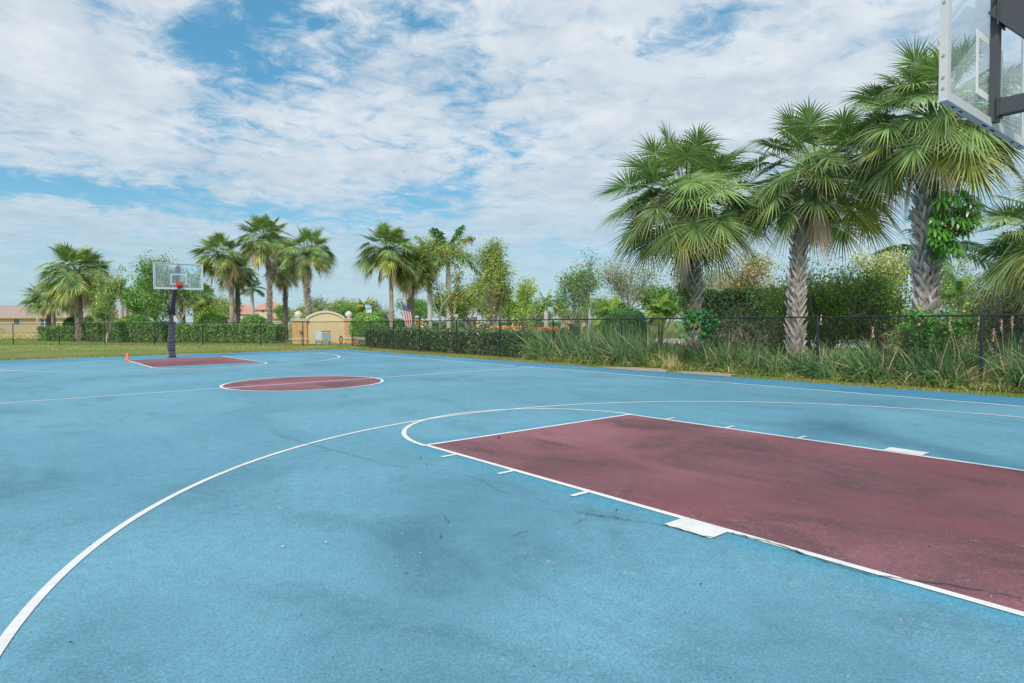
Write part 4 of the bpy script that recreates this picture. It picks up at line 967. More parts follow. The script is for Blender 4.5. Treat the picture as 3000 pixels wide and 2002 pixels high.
# the long hedge behind the right fence
t = hedge('dark clipped hedge right behind the right fence', 1092, 38.8, 1650, 24.3, 0, 1.0, 305, 34000, .075, ((.022, .055, .018), (.045, .10, .028), (.10, .15, .05), (.30, .27, .2)), (4, 4, 1.3, .5), H=1.10)
hedge('thick dark hedge with bare wood under its flat top, behind the vined palm', 2055, 28, 2300, 25.4, 852, 1.7, 306, 20000, .10, ((.011, .030, .010), (.024, .055, .016), (.055, .085, .025)), (4, 4, 1), group=None)
hedge('distant clipped hedge behind the royal palm trunks', 1262, 80, 1375, 80, 944, 1.5, 307, 3500, .2, group='distant clipped hedges')
hedge('distant clipped hedge behind the small palm trunks', 1430, 84, 1640, 80, 944, 1.5, 308, 4500, .2, group='distant clipped hedges')
hedge('distant dark hedge left of the flag', 1120, 74, 1182, 74, 936, 1.5, 311, 2500, .2, group='distant clipped hedges')
CR1, CR2 = ((.38, .14, .06), (.45, .24, .10), (.20, .16, .05)), ((.45, .035, .06), (.55, .10, .12), (.28, .24, .06))
hedge('low row of orange-leaved crotons behind the white rail', 1392, 62, 1536, 60, 956, .8, 309, 4200, .13, CR1, (3, 2, 1), group='croton rows', name='croton_row')
hedge('low row of crimson-leaved shrubs at the end of the white rail', 1552, 50, 1632, 48, 961, .9, 310, 4200, .11, CR2, (3, 2, 1), group='croton rows', name='croton_row')
def shrub(label, px, d, cy, rxp, rzp, seed, n=5000, lsize=.1, pal=((.035, .09, .022), (.07, .15, .03), (.13, .2, .045)), wts=(3, 3, 1), group=None, name='shrub', stems=True):
    base = at(px, d); t = thing(name, label, 'shrub', base, 0, group); zc = zh(px, cy, d); rx, rz = rxp*mpp(d), rzp*mpp(d)
    b = MB(); hedge_cloud(b, 'ball', n, lsize, pal, wts, (rx, rx*.9, rz), seed, skin=.3*min(1, rx)); o = obj('foliage', b, M_leaf, t); o.location = (0, 0, zc)
    rs = np.random.default_rng(seed); b = MB()
    for k in range(26):
        a = rs.uniform(0, 6.28); q = rs.uniform(.2, .8); b.tube([(rs.normal(0, .06), rs.normal(0, .06), 0), (q*rx*.35*math.cos(a), q*rx*.35*math.sin(a), zc*.55), (q*rx*math.cos(a), q*rx*math.sin(a), zc+rz*.4*rs.random())], [.035, .022, .008], 5, c=(.36, .3, .25), caps=False)
    obj('stems', b, M_bark, t)
    return t
shrub('round clipped topiary bush on bare stems right of the sign wall', 1078, 40.2, 962, 54, 46, 321, 9000, .10, ((.05, .12, .03), (.10, .19, .035), (.2, .27, .06)))
shrub('domed dark green shrub in front of the left clumping palm', 1830, 26.5, 968, 78, 66, 322, 12000, .07, ((.02, .06, .018), (.04, .10, .025), (.07, .14, .03)), name='domed_shrub')
shrub('rounded shrub showing over the long hedge right of the far hoop', 626, 53, 950, 42, 32, 323, 4500, .12, group='rounded shrubs behind the far hedges')
shrub('rounded shrub over the hedge below the pink roofs', 748, 52, 958, 46, 33, 324, 4500, .12, group='rounded shrubs behind the far hedges')
shrub('rounded shrub over the hedge left of the far hoop post', 395, 57, 958, 48, 36, 325, 4800, .13, group='rounded shrubs behind the far hedges')
shrub('rounded shrub over the hedge at the slim pale trunk', 290, 60, 952, 38, 37, 326, 4200, .13, group='rounded shrubs behind the far hedges')
shrub('small dark shrub behind the bristly palm at the house corner', 214, 61, 955, 24, 26, 327, 2600, .13, ((.03, .085, .02), (.05, .12, .03)), (1, 1), group='rounded shrubs behind the far hedges')
shrub('variegated pale-leaved shrub left of the royal palm trunk', 1244, 58, 955, 15, 16, 328, 1500, .16, ((.42, .42, .30), (.08, .11, .05), (.2, .12, .1)), (2, 2, 1))
shrub('variegated shrub right of the second yellow chevron sign', 1418, 57, 952, 16, 14, 329, 1500, .16, ((.42, .44, .34), (.08, .13, .05)), (1, 1))
shrub('green shrub beside the small palm trunks', 1555, 66, 955, 24, 17, 330, 1800, .17)
# big natural bushes on the right, built like low trees
plant_tree('big dense green bush between the two thick palm trunks, left half', 2405, 21.5, 800, 275, 95, name='bush', trunk_r=.05, fork=.16, nleaf=17000, lsize=.085, pal=[(.07, .14, .026), (.12, .19, .038), (.20, .25, .05), (.04, .09, .022)], wts=(3, 4, 2, 1), multi=6, barkc=(.3, .27, .25), spread=.2)
plant_tree('big dense green bush between the two thick palm trunks, right half', 2585, 20, 806, 250, 96, name='bush', trunk_r=.05, fork=.16, nleaf=17000, lsize=.08, pal=[(.06, .125, .026), (.11, .18, .035), (.18, .23, .045), (.04, .085, .022)], wts=(3, 4, 2, 1), multi=6, barkc=(.3, .27, .25), spread=.2)
plant_tree('tangled shrub with bare grey twigs at the right edge', 2965, 15.5, 818, 235, 97, name='bush', trunk_r=.035, fork=.2, nleaf=9000, lsize=.07, pal=[(.03, .07, .022), (.06, .11, .035), (.22, .21, .19)], wts=(3, 2, 1), multi=8, barkc=(.48, .44, .42), spread=.2, levels=4)
plant_tree('yellow-green shrub peeping right of the lime-green young palm', 2895, 18.5, 868, 90, 98, name='bush', trunk_r=.03, fork=.25, nleaf=2600, lsize=.09, pal=BRT, wts=(2, 1, 3), multi=3, spread=.2)
plant_tree('leafy bush at the foot of the tallest palm', 2735, 14.6, 935, 190, 99, name='bush', trunk_r=.03, fork=.22, nleaf=5200, lsize=.08, pal=[(.05, .12, .025), (.09, .18, .03), (.03, .07, .02)], wts=(2, 2, 1), multi=5, spread=.2)
plant_tree('low dark bush behind the fence right of the vined palm', 2190, 20.5, 925, 210, 100, name='bush', trunk_r=.04, fork=.2, nleaf=7000, lsize=.08, pal=[(.022, .055, .018), (.05, .09, .03), (.13, .13, .06)], wts=(3, 2, 1), multi=5, spread=.2, barkc=(.4, .36, .33))
shrub('low yellow-green shrub at the pavement left of the middle palm', 2270, 32, 980, 35, 13, 331, 2500, .10, ((.28, .33, .05), (.16, .22, .04)), (1, 1))
shrub('low yellow-green shrub at the pavement right of the middle palm', 2402, 31, 981, 22, 11, 332, 1600, .10, ((.28, .33, .05), (.16, .22, .04)), (1, 1))

# climbing plants
def vine(label, path, n, lsize, pal, wts, spread, seed, name='climbing_vine', asp=.8):
    rs = np.random.default_rng(seed); P0 = np.array(path); t = thing(name, label, 'vine', tuple(P0[0]))
    b = MB(); Q = P0-P0[0]; tt = np.linspace(0, 1, len(Q)); m = 60; ts = np.linspace(0, 1, m); S = np.stack([np.interp(ts, tt, Q[:, i]) for i in range(3)], 1)
    for k in range(5): b.tube(S+rs.normal(0, spread*.35, (m, 3)).cumsum(0)*.12+rs.normal(0, spread*.3, 3), .008, 4, c=(.25, .17, .11), caps=False)
    obj('stems', b, M_bark, t)
    b = MB(); u = rs.random(n); L = np.stack([np.interp(u, tt, Q[:, i]) for i in range(3)], 1)+rs.normal(0, spread, (n, 3))
    b.leaves(L, lsize*rs.uniform(.6, 1.4, n), jitter((1, 1, 1), n, .2, .05)*pick(pal, wts, n), asp); obj('foliage', b, M_leaf, t); return t
def pt(px, py, d): p = at(px, d); return (p.x, p.y, zh(px, py, d))
VG = ((.03, .09, .02), (.06, .15, .03), (.12, .18, .03), (.20, .08, .03))
vine('leafy vine climbing the trunk of the leftmost big palm', [pt(2012, 925, 19.2), pt(1998, 850, 19.3), pt(2000, 780, 19.3), pt(2008, 725, 19.3)], 900, .085, VG, (6, 5, .5, .4), .13, 401)
vine('large-leaved vine draped over the fence rail by the leftmost big palm', [pt(2010, 980, 18.2), pt(2020, 935, 18.2), pt(2055, 925, 18.2), pt(2085, 945, 18.2), pt(2060, 990, 18.2)], 420, .13, ((.025, .10, .035), (.045, .15, .03), (.30, .20, .03), (.08, .14, .09)), (6, 4, .25, 1), .12, 402)
vine('small-leaved creeper winding round the thick trunk of the tallest palm', [pt(2742, 760, 14.8), pt(2735, 700, 14.8), pt(2748, 620, 14.8), pt(2740, 540, 14.8)], 700, .06, ((.04, .12, .025), (.07, .18, .03)), (1, 1), .09, 403)
vine('creeper tangle with dead stalks on the fence at the tallest palm', [pt(2660, 925, 14.0), pt(2720, 950, 14.0), pt(2800, 935, 14.0), pt(2870, 955, 14.2)], 1100, .07, ((.04, .13, .025), (.07, .2, .03), (.3, .2, .12)), (5, 4, 1), .13, 404)
def umbrella_plant():
    rs = np.random.default_rng(410); d = 14.6
    t = thing('umbrella_plant', 'glossy bright green plant with finger-like leaves growing on the tallest palm trunk', 'plant', pt(2752, 700, d)); o = np.array(t.location)
    b = MB(); st = MB()
    spots = [(2745+x, 560+y) for x, y in ((20, 0), (48, 8), (75, 2), (95, 22), (5, 28), (30, 38), (62, 32), (90, 48), (112, 40), (10, 62), (40, 68), (72, 62), (100, 72), (-8, 82), (25, 92), (58, 92), (86, 98), (-20, 108), (8, 118), (40, 122), (72, 120), (-12, 138), (18, 148), (50, 150), (30, 168), (62, 160), (-2, 158), (105, 88), (78, 78), (55, 48))]
    spots = spots+[(x_+rs.uniform(-9, 9), y_+rs.uniform(-9, 9)) for x_, y_ in spots]
    for (px, py) in spots:
        c = np.array(pt(px, py, d-rs.uniform(-.1, .4)))-o; st.tube([(0, 0, (c[2])*.3), c*.6+np.array([0, 0, -.1]), c], [.014, .010, .006], 5, c=(.20, .14, .06), caps=False)
        n = rs.integers(7, 10); tilt = rs.normal(0, .25, 3); up = np.array([0, 0, .75])+tilt-FW*.8; up /= np.linalg.norm(up)
        e1 = np.cross(up, [1, 0, 0]); e1 /= np.linalg.norm(e1); e2 = np.cross(up, e1); a = np.linspace(0, 2*np.pi, n, endpoint=False)+rs.random()
        D = np.cos(a)[:, None]*e1+np.sin(a)[:, None]*e2-up*.12; L = rs.uniform(.15, .21); 
        col = np.array((.085, .27, .03) if rs.random() < .985 else (.35, .36, .03))*rs.uniform(.6, 1.5)
        P = np.repeat(c[None], n, 0)+D*L*.2
        b.ribbons(P, D, L, .062, 5, droop=rs.uniform(.4, .8), prof=[.12, .6, .95, 1.0, .75, .15], side=np.cross(D, up), cols=np.repeat(col[None], n, 0)*np.exp(rs.normal(0, .12, (n, 1))))
    obj('stems', st, M_bark, t); obj('foliage', b, mat('glossy_leaf', tint=True, rough=.22, transl=.2, spec=.6), t)
umbrella_plant()

# ------------------------------------------------------------------ tall grass and weeds along the right fence
def tall_grass():
    rs = np.random.default_rng(500); b = MB()
    def fx(y): return np.interp(y, [2, 28, 36.6], [9.95, 10.5, 11.45])
    # clumps: y along the fence, offset behind it, height, kind
    clumps = []
    for k in range(580):
        y = rs.uniform(-4, 18.2); o = rs.uniform(.05, 2.1) if rs.random() < .8 else rs.uniform(-.05, .25)
        kind = 'reed' if rs.random() < .55 else 'weed'
        if 8.8 < y < 12.2: kind = 'weed' if rs.random() < .8 else 'reed'
        hmul = np.interp(y, [-3, 2, 4.5, 6.5, 8.3, 9.6, 12, 15, 17, 18], [.85, .95, 1.0, .78, .66, .9, 1.15, 1.25, 1.3, 1.1])
        clumps.append((y, o, hmul, kind))
    for (y, o, hm, kind) in clumps:
        c = np.array([fx(y)+o, y, 0]); n = rs.integers(55, 95)
        r_ = rs.uniform(.08, .28); a = rs.uniform(0, 6.28, n); P = c+np.stack([r_*np.cos(a)*rs.random(n), r_*np.sin(a)*rs.random(n), np.zeros(n)], 1)
        lean = np.array([rs.normal(-.10, .12), rs.normal(.10, .25), 0])
        if kind == 'reed':
            D = np.stack([rs.normal(0, .30, n), rs.normal(0, .38, n), np.ones(n)], 1)+lean; L = rs.uniform(.75, 1.5, n)*hm*1.22
            pal = ((.045, .10, .038), (.075, .14, .055), (.12, .17, .08), (.32, .26, .15)); cols = pick(pal, (4, 4, 2, 1), n)*np.exp(rs.normal(0, .2, (n, 1)))
            b.ribbons(P, D, L, rs.uniform(.011, .026, n), 5, droop=rs.uniform(.15, .9, n), prof=[.8, 1, .95, .75, .45, .05], cols=cols)
        else:
            D = np.stack([rs.normal(0, .6, n), rs.normal(0, .6, n), np.ones(n)], 1)+lean; L = rs.uniform(.35, 1.15, n)*hm*1.15
            pal = ((.09, .17, .03), (.14, .22, .04), (.30, .27, .08), (.42, .33, .19), (.05, .11, .025)); cols = pick(pal, (4, 3, 2, 3, 2), n)*np.exp(rs.normal(0, .2, (n, 1)))
            b.ribbons(P, D, L, rs.uniform(.006, .014, n), 4, droop=rs.uniform(.3, 1.3, n), cols=cols)
    # dense low undergrowth
    n = 26000; y = rs.uniform(-4, 18.5, n); o = np.abs(rs.normal(.35, .55, n))-.12; P = np.stack([fx(y)+o, y, np.zeros(n)], 1)
    D = np.stack([rs.normal(-.15, .55, n), rs.normal(0, .6, n), np.ones(n)], 1); tone = np.sin(y*2.1)*.3+np.sin(y*5.7+1)*.2
    pal = ((.06, .12, .03), (.12, .20, .04), (.38, .30, .16), (.26, .18, .11)); cols = pick(pal, (4, 3, 2.4, 1.2), n)*np.exp(rs.normal(0, .22, (n, 1))+tone[:, None]*.5)
    b.ribbons(P, D, rs.uniform(.12, .5, n)*np.where(rs.random(n) < .15, 1.5, 1), rs.uniform(.006, .014, n), 3, droop=rs.uniform(.2, 1.2, n), cols=cols)
    n = 9000; y = rs.uniform(-4, 18.5, n); o = np.abs(rs.normal(.5, .6, n)); z = rs.random(n)**1.2*(.45+.30*np.sin(y*1.9)*np.sin(y*.7+1))+.03
    b.leaves(np.stack([fx(y)+o, y, z], 1), rs.uniform(.04, .09, n), pick(((.05, .11, .025), (.09, .17, .035), (.15, .2, .05), (.3, .2, .1)), (4, 4, 2, 1), n)*np.exp(rs.normal(0, .25, (n, 1))), .5)
    # dry straw clumps near the right post
    for (y, o, h) in ((3.0, .5, 1.1), (2.2, .35, .9), (4.4, .6, 1.05), (3.6, .25, .8), (1.2, .5, 1.0), (11.3, .1, .75), (13.0, .1, .7), (9.3, .2, .6), (17.3, .2, .8), (16.5, .1, .7)):
        n = 260; P = np.array([fx(y)+o, y, 0])+rs.normal(0, .13, (n, 3))*np.array([1, 1, 0]); D = np.stack([rs.normal(-.05, .30, n), rs.normal(0, .36, n), np.ones(n)], 1)
        b.ribbons(P, D, h*rs.uniform(.5, 1.1, n), rs.uniform(.005, .012, n), 4, droop=rs.uniform(.1, .8, n), cols=jitter((.44, .33, .20), n, .25, .05))
    # arching straw on top of the reeds
    for (y, o) in ((4.8, 1.2), (5.4, 1.0), (4.2, 1.1)):
        n = 90; P = np.array([fx(y)+o, y, .85])+rs.normal(0, .12, (n, 3)); D = np.stack([rs.normal(0, .3, n), rs.normal(.5, .8, n), np.full(n, .6)], 1)
        b.ribbons(P, D, rs.uniform(.3, .7, n), .008, 5, droop=1.0, cols=jitter((.50, .38, .24), n, .2, .05))
    # flowering plumes
    for k in range(18):
        y = rs.choice([3.0, 6.2, 6.6, 2.2, 16.6, 17, 14.5, 1.0])+rs.normal(0, .8); o = rs.uniform(.1, .9); h = rs.uniform(1.15, 1.55); x = fx(y)+o; l = rs.normal(0, .22, 2)
        b.tube([(x, y, .2), (x+l[0]*.5, y+l[1]*.5, h*.6), (x+l[0], y+l[1], h)], [.005, .004, .003], 4, c=(.30, .30, .14), caps=False)
        n = 70; tz = rs.random(n); P = np.stack([x+l[0]+rs.normal(0, .008, n), y+l[1]+rs.normal(0, .008, n), h-.22+tz*.26], 1); D = rs.normal(0, .5, (n, 3))+np.array([0, 0, .9])
        b.ribbons(P, D, .06, .008, 2, droop=.4, cols=jitter((.50, .33, .27), n, .2, .05))
    tag(obj('tall_grass', b, M_grass), 'tangle of reeds, weeds and straw growing through the right fence', 'tall grass', kind='stuff')
    # short turf edge: yellowed blades along the court border
    b = MB(); n = 30000; y = rs.uniform(-3, 36, n); w = np.interp(y, [-3, 30, 36], [.95, 1.25, 2.0]); o = rs.random(n)**1.1*w; keep = ~(((y > 8.6) & (y < 10.3)) | ((y > 10.7) & (y < 12.9))) | (rs.random(n) < .14) | (o > .78)
    y, o = y[keep], o[keep]; n = len(y); P = np.stack([XR-.04+o, y, np.zeros(n)-.02], 1); D = np.stack([rs.normal(-.1, .6, n), rs.normal(0, .6, n), np.ones(n)], 1)
    yel = np.clip(.55-.25*o+.35*np.sin(y*1.7)*np.sin(y*.6), .1, .9); pal1 = np.array((.07, .125, .026)); pal2 = np.array((.22, .155, .050)); m = (rs.random(n) < yel)[:, None]
    cols = np.where(m, pal2, pal1)*np.exp(rs.normal(0, .25, (n, 1)))
    b.ribbons(P, D, rs.uniform(.03, .10, n), rs.uniform(.006, .013, n), 2, droop=rs.uniform(.2, 1, n), cols=cols)
    # left/far turf edge
    n = 26000; x = rs.uniform(-9, 9.2, n); o = rs.random(n)**1.8*2.2; P = np.stack([x, YF+(8.8-x)*.018+o-.03, np.full(n, -.02)], 1); D = np.stack([rs.normal(0, .6, n), rs.normal(-.1, .6, n), np.ones(n)], 1)
    yel = np.clip(.80-.55*o+.3*np.sin(x*1.3), .08, .92); m = (rs.random(n) < yel)[:, None]
    cols = np.where(m, np.array((.24, .175, .075)), np.array((.085, .125, .032)))*np.exp(rs.normal(0, .25, (n, 1)))
    b.ribbons(P, D, rs.uniform(.04, .11, n), rs.uniform(.010, .022, n), 2, droop=rs.uniform(.2, 1, n), cols=cols)
    tag(obj('turf_edge', b, M_grass), 'short yellowed turf fringe along the border of the court', 'grass', kind='stuff')
    # rough grass beyond the far fence and on the lawn
    b = MB(); n = 42000; px = rs.uniform(-60, 1120, n); dd = rs.uniform(36, 58, n)
    P = np.stack([CP[0]+_f2[0]*dd+RT[0]*(px-1500)/FOC*dd, CP[1]+_f2[1]*dd+RT[1]*(px-1500)/FOC*dd, np.full(n, -.02)], 1)
    m = (P[:, 1] > YF+.4+(8.8-P[:, 0])*.018); P = P[m]; dd = dd[m]; px = px[m]; n = len(P); D = np.stack([rs.normal(0, .6, n), rs.normal(0, .6, n), np.ones(n)], 1)
    cols = pick(((.13, .20, .045), (.09, .15, .035), (.24, .24, .08), (.34, .28, .12)), (4, 3, 2, 1), n)*np.exp(rs.normal(0, .2, (n, 1)))
    b.ribbons(P, D, rs.uniform(.04, .10, n), rs.uniform(.014, .03, n), 2, droop=rs.uniform(.2, 1, n), cols=cols)
    n = 9000; px = rs.uniform(-60, 140, n); dd = rs.uniform(66, 100, n); P = np.stack([CP[0]+_f2[0]*dd+RT[0]*(px-1500)/FOC*dd, CP[1]+_f2[1]*dd+RT[1]*(px-1500)/FOC*dd, np.zeros(n)], 1)
    D = np.stack([rs.normal(0, .4, n), rs.normal(0, .4, n), np.ones(n)], 1); cols = pick(((.15, .22, .06), (.42, .32, .18), (.33, .26, .12)), (2, 3, 2), n)*np.exp(rs.normal(0, .2, (n, 1)))
    b.ribbons(P, D, rs.uniform(.2, .75, n), .05, 2, droop=.5, cols=cols)
    tag(obj('lawn_grass', b, M_grass), 'short lawn blades between the far court edge and the hedges', 'grass', kind='stuff')
tall_grass()

# ------------------------------------------------------------------ sign wall and its fittings
SW = at(947, 44.0)
def sign_wall():
    t = thing('sign_wall', 'cream arched entrance wall with orange end pillars topped by balls', 'wall', SW, yaw_to_cam(SW)+.10)
    k = 44/FOC; X = lambda px: (px-947)*k; Z = lambda py: zh(947, py, 44)
    CRM, TRM, ORG = (.74, .60, .36), (.68, .63, .53), (.70, .42, .17)
    xl, xr = X(901), X(1007); zs = Z(931); zp = Z(913)
    n = 24; ar = [(xl+(xr-xl)*i/n, zs-.10+(zp-.10-zs+.10)*math.sin(math.pi*i/n)**.85) for i in range(n+1)]
    b = MB(); b.prism([(xl, 0)]+[(x, z) for x, z in ar]+[(xr, 0)], -.16, .16, CRM); obj('wall', b, M_stucco, t)
    b = MB(); th = .15
    for i in range(n):
        (x0, z0), (x1, z1) = ar[i], ar[i+1]; b.prism([(x0, z0+.002), (x1, z1+.002), (x1, z1+th), (x0, z0+th)], -.24, .24, TRM)
    obj('arch_trim', b, M_stucco, t)
    for (pa, pb_, s_) in ((862, 901, -1), (1007, 1031, 1)):
        x0, x1 = X(pa), X(pb_); x0 = x0+.003 if s_ > 0 else x0; zt = Z(935)
        b = MB(); b.box(x0, x1-.003, -.30, .30, .42, zt-.14, ORG); b.box(x0-.0, x1-.003, -.30, .30, 0, .30, ORG)
        if s_ > 0: b.box(x1, x1+.36, -.20, .20, 0, .33, (.50, .34, .18))  # side plinth: its shaded look is put into the darker colour
        pl = obj('pillar', b, M_stucco, t)
        b = MB(); b.box(x0-.03, x1+.03, -.34, .34, .303, .417, TRM); b.box(x0-.03, x1+.03, -.36, .36, zt-.137, zt-.04, TRM); b.box(x0-.07, x1+.07, -.40, .40, zt-.038, zt+.03, TRM)
        if s_ > 0: b.box(x1+.033, x1+.42, -.24, .24, .333, .43, TRM)
        obj('cap', b, M_stucco, pl)
        b = MB(); cx_ = (x0+x1)/2+(.05 if s_ > 0 else -.06); rr = .25; b.lathe([(.10, zt+.03), (.12, zt+.06)]+[(max(.001, rr*math.sin(a)), zt+.06+rr-rr*math.cos(a)) for a in np.linspace(.3, math.pi, 14)], 20, TRM, (cx_, 0))
        obj('ball', b, M_stucco, pl, smooth=True)
sign_wall()
ub = at(945, 43.0); rz = yaw_to_cam(ub)
t = thing('utility_cabinet', 'grey and blue electrical boxes on a post frame before the sign wall', 'electrical box', ub, rz)
k = 43/FOC
b = MB(); b.box(-19*k, -2.5*k, -.10, .10, .26, .90, (.62, .66, .68)); b.box(-18*k, -3.5*k, -.112, -.102, .30, .86, (.66, .70, .72)); obj('meter_cabinet', b, M_tint, t)
b = MB(); b.box(0, 18*k, -.08, .08, .28, .78, (.20, .38, .48)); b.box(1*k, 17*k, -.09, -.082, .30, .76, (.26, .45, .55)); obj('breaker_box', b, M_tint, t)
b = MB(); 
for x in (-19*k, 21*k): b.box(x-.02, x+.02, .12, .16, 0, .92 if x > 0 else .3, (.12, .09, .07))
b.box(-19*k, 21*k, .10, .118, .84, .90, (.12, .09, .07)); b.box(-19*k, 21*k, .10, .118, .12, .17, (.12, .09, .07)); obj('frame', b, M_tint, t)
for x in (-16, -10, -7, 3, 7, 11, 14): b = MB(); b.tube([(x*k, 0, 0), (x*k, 0, .27)], .025, 8, c=(.55, .55, .55)); obj('conduit', b, M_tint, t)
for px, lb in ((876, 'small meter box on a thin conduit post at the left pillar of the sign wall'), (1021, 'small meter box on a thin conduit post at the right pillar of the sign wall')):
    p = at(px, 42.8); t = thing('floodlight', lb, 'light', p, yaw_to_cam(p), 'meter posts')  # meter post: conduit with a small box on top
    b = MB(); b.tube([(0, 0, 0), (0, 0, 1.02)], .018, 8, c=(.5, .5, .48)); b.tube([(.05, 0, 0), (.05, 0, .6)], .014, 6, c=(.5, .5, .48)); obj('stake', b, M_tint, t)
    b = MB(); b.box(-.09, .09, -.07, .07, 1.02, 1.17, (.5, .5, .5)); b.box(-.07, .07, .072, .08, 1.03, 1.15, (.25, .25, .25)); obj('lamp_head', b, M_tint, t)
p = at(999, 43.2); t = thing('hose_reel', 'dark coiled garden hose standing against the sign wall', 'hose', p, yaw_to_cam(p))
b = MB(); b.tube([(0, 0, 0), (0, 0, .55)], .02, 6, c=(.1, .09, .08)); obj('stake', b, M_tint, t)
b = MB()
for q in (.0, .03, -.03): b.tube([((.10+q)*math.cos(a), q*.8, .30+(.24+q)*math.sin(a)) for a in np.linspace(0, 2*np.pi, 28, endpoint=False)], .013, 6, c=(.08, .08, .06), closed=True)
obj('hose', b, M_tint, t)

# ------------------------------------------------------------------ flags, banners, signs, rails
def flag_us():
    d = 43; p0 = np.array(pt(1171, 866, d)); p1 = np.array(pt(1192, 968, d)); base = Vector((p1[0], p1[1], 0)); t = thing('american_flag', 'tall narrow stars and stripes flag on a leaning pole above the hedge', 'flag', base)
    o = np.array(base); rt = np.array([RT[0], RT[1], 0]); b = MB(); dn = (p1-p0)/np.linalg.norm(p1-p0)
    foot = p1+dn*(p1[2]/abs(dn[2])); b.tube([p0-dn*.05-o, foot-o], .018, 8, c=(.6, .6, .6)); obj('pole', b, M_tint, t)
    b = MB(); nu, nv = 14, 44; L = np.linalg.norm(p1-p0); wtop = 26*mpp(d)
    def wd(v): return np.interp(v, [0, .12, .40, .8, 1], [.02, .30, .92, .80, .30])*wtop
    G = np.zeros((nv+1, nu+1, 3))
    for i in range(nv+1):
        v = i/nv
        for j in range(nu+1):
            u = j/nu; G[i, j] = p0+dn*L*v*.98+rt*wd(v)*u-o+FW*.05*math.sin(u*5+v*7)*u+np.array([0, 0, -.20*u*(1-v)])
    BL, RD, WH = (.035, .09, .24), (.62, .05, .09), (.78, .74, .74)
    for i in range(nv):
        for j in range(nu):
            v, u = (i+.5)/nv, (j+.5)/nu
            if v < .44: c = BL
            else: c = RD if int(u*7) % 2 else WH
            if v >= .44 and u < .14: c = WH
            b.add([G[i, j], G[i, j+1], G[i+1, j+1], G[i+1, j]], [[0, 1, 2, 3]], c)
    fl = obj('flag', b, M_cloth, t)
    s_ = MB()
    for r0 in range(8):
        for c0 in range(4):
            v = .10+r0*.043; u = .14+c0*.22+(r0 % 2)*.11
            if v > .42 or u > .95: continue
            i, j = min(int(v*nv), nv), min(int(u*nu), nu); c = G[i, j]-FW*.012
            for q in (-1,):
                a = np.linspace(0, 2*np.pi, 10, endpoint=False)+math.pi/2; rr = np.where(np.arange(10) % 2, .011, .028)
                s_.poly([c+rt*rr[m]*math.cos(a[m])+np.array([0, 0, 1])*rr[m]*math.sin(a[m]) for m in range(10)], (.8, .8, .8))
    obj('stars', s_, M_cloth, fl)
flag_us()
def pennant(label, px0, py0, px1, py1, d, wpx, cols, name='feather_banner', group='feather banners by the road', foot_py=None, lean=0):
    p0, p1 = np.array(pt(px0, py0, d)), np.array(pt(px1, py1, d)); base = Vector((p1[0], p1[1], 0)); t = thing(name, label, 'banner', base, 0, group); o = np.array(base); rt = np.array([RT[0], RT[1], 0])
    b = MB(); b.tube([p0-o, p1-o, (0, 0, 0)], .02, 8, c=(.7, .7, .7)); obj('pole', b, M_tint, t)
    b = MB(); n = 20; W = wpx*mpp(d)
    for i in range(n):
        v0, v1 = i/n, (i+1)/n; f = lambda v: np.interp(v, [0, .15, .5, 1], [.15, .7, 1, .9]); c = cols[min(int(v0*len(cols)), len(cols)-1)]
        q0, q1 = p0+(p1-p0)*v0-o, p0+(p1-p0)*v1-o
        for j in range(4):
            w = lambda v, u, q: q+rt*W*f(v)*u+FW*.04*math.sin(u*6+v*8)
            b.add([w(v0, j/4, q0), w(v0, (j+1)/4, q0), w(v1, (j+1)/4, q1), w(v1, j/4, q1)], [[0, 1, 2, 3]], c)
    obj('flag', b, M_cloth, t); return t
def blue_flag():
    d = 60; t = pennant('pale blue and white flag on a pole above the topiary bush', 1071, 889, 1076, 921, d, 17, [(.20, .42, .75), (.55, .68, .85), (.22, .45, .75), (.7, .76, .84), (.7, .76, .84)], 'blue_flag', None)
    b = MB(); rt = np.array([RT[0], RT[1], 0]); p = np.array(pt(1088, 916, d))-np.array(t.location); k = mpp(d)
    b.add([p, p+rt*15*k+np.array([0, 0, -1*k]), p+rt*15*k+np.array([0, 0, -9*k]), p+np.array([0, 0, -4*k])], [[0, 1, 2, 3]], (.66, .73, .82)); obj('flag_tail', b, M_cloth, t)
blue_flag()
pennant('left white feather banner left of the white notice board', 1366, 882, 1364, 918, 58, 6, [(.75, .75, .78), (.75, .75, .78), (.25, .45, .55), (.6, .7, .75)])
pennant('right dark and white feather banner behind the white notice board', 1386, 878, 1389, 914, 58, 6, [(.75, .78, .8), (.08, .16, .22), (.08, .14, .18), (.6, .68, .75)])
pennant('blue and white feather banner left of the domed shrub', 1727, 905, 1724, 965, 32, 7, [(.35, .45, .75), (.7, .72, .8), (.35, .4, .7)])

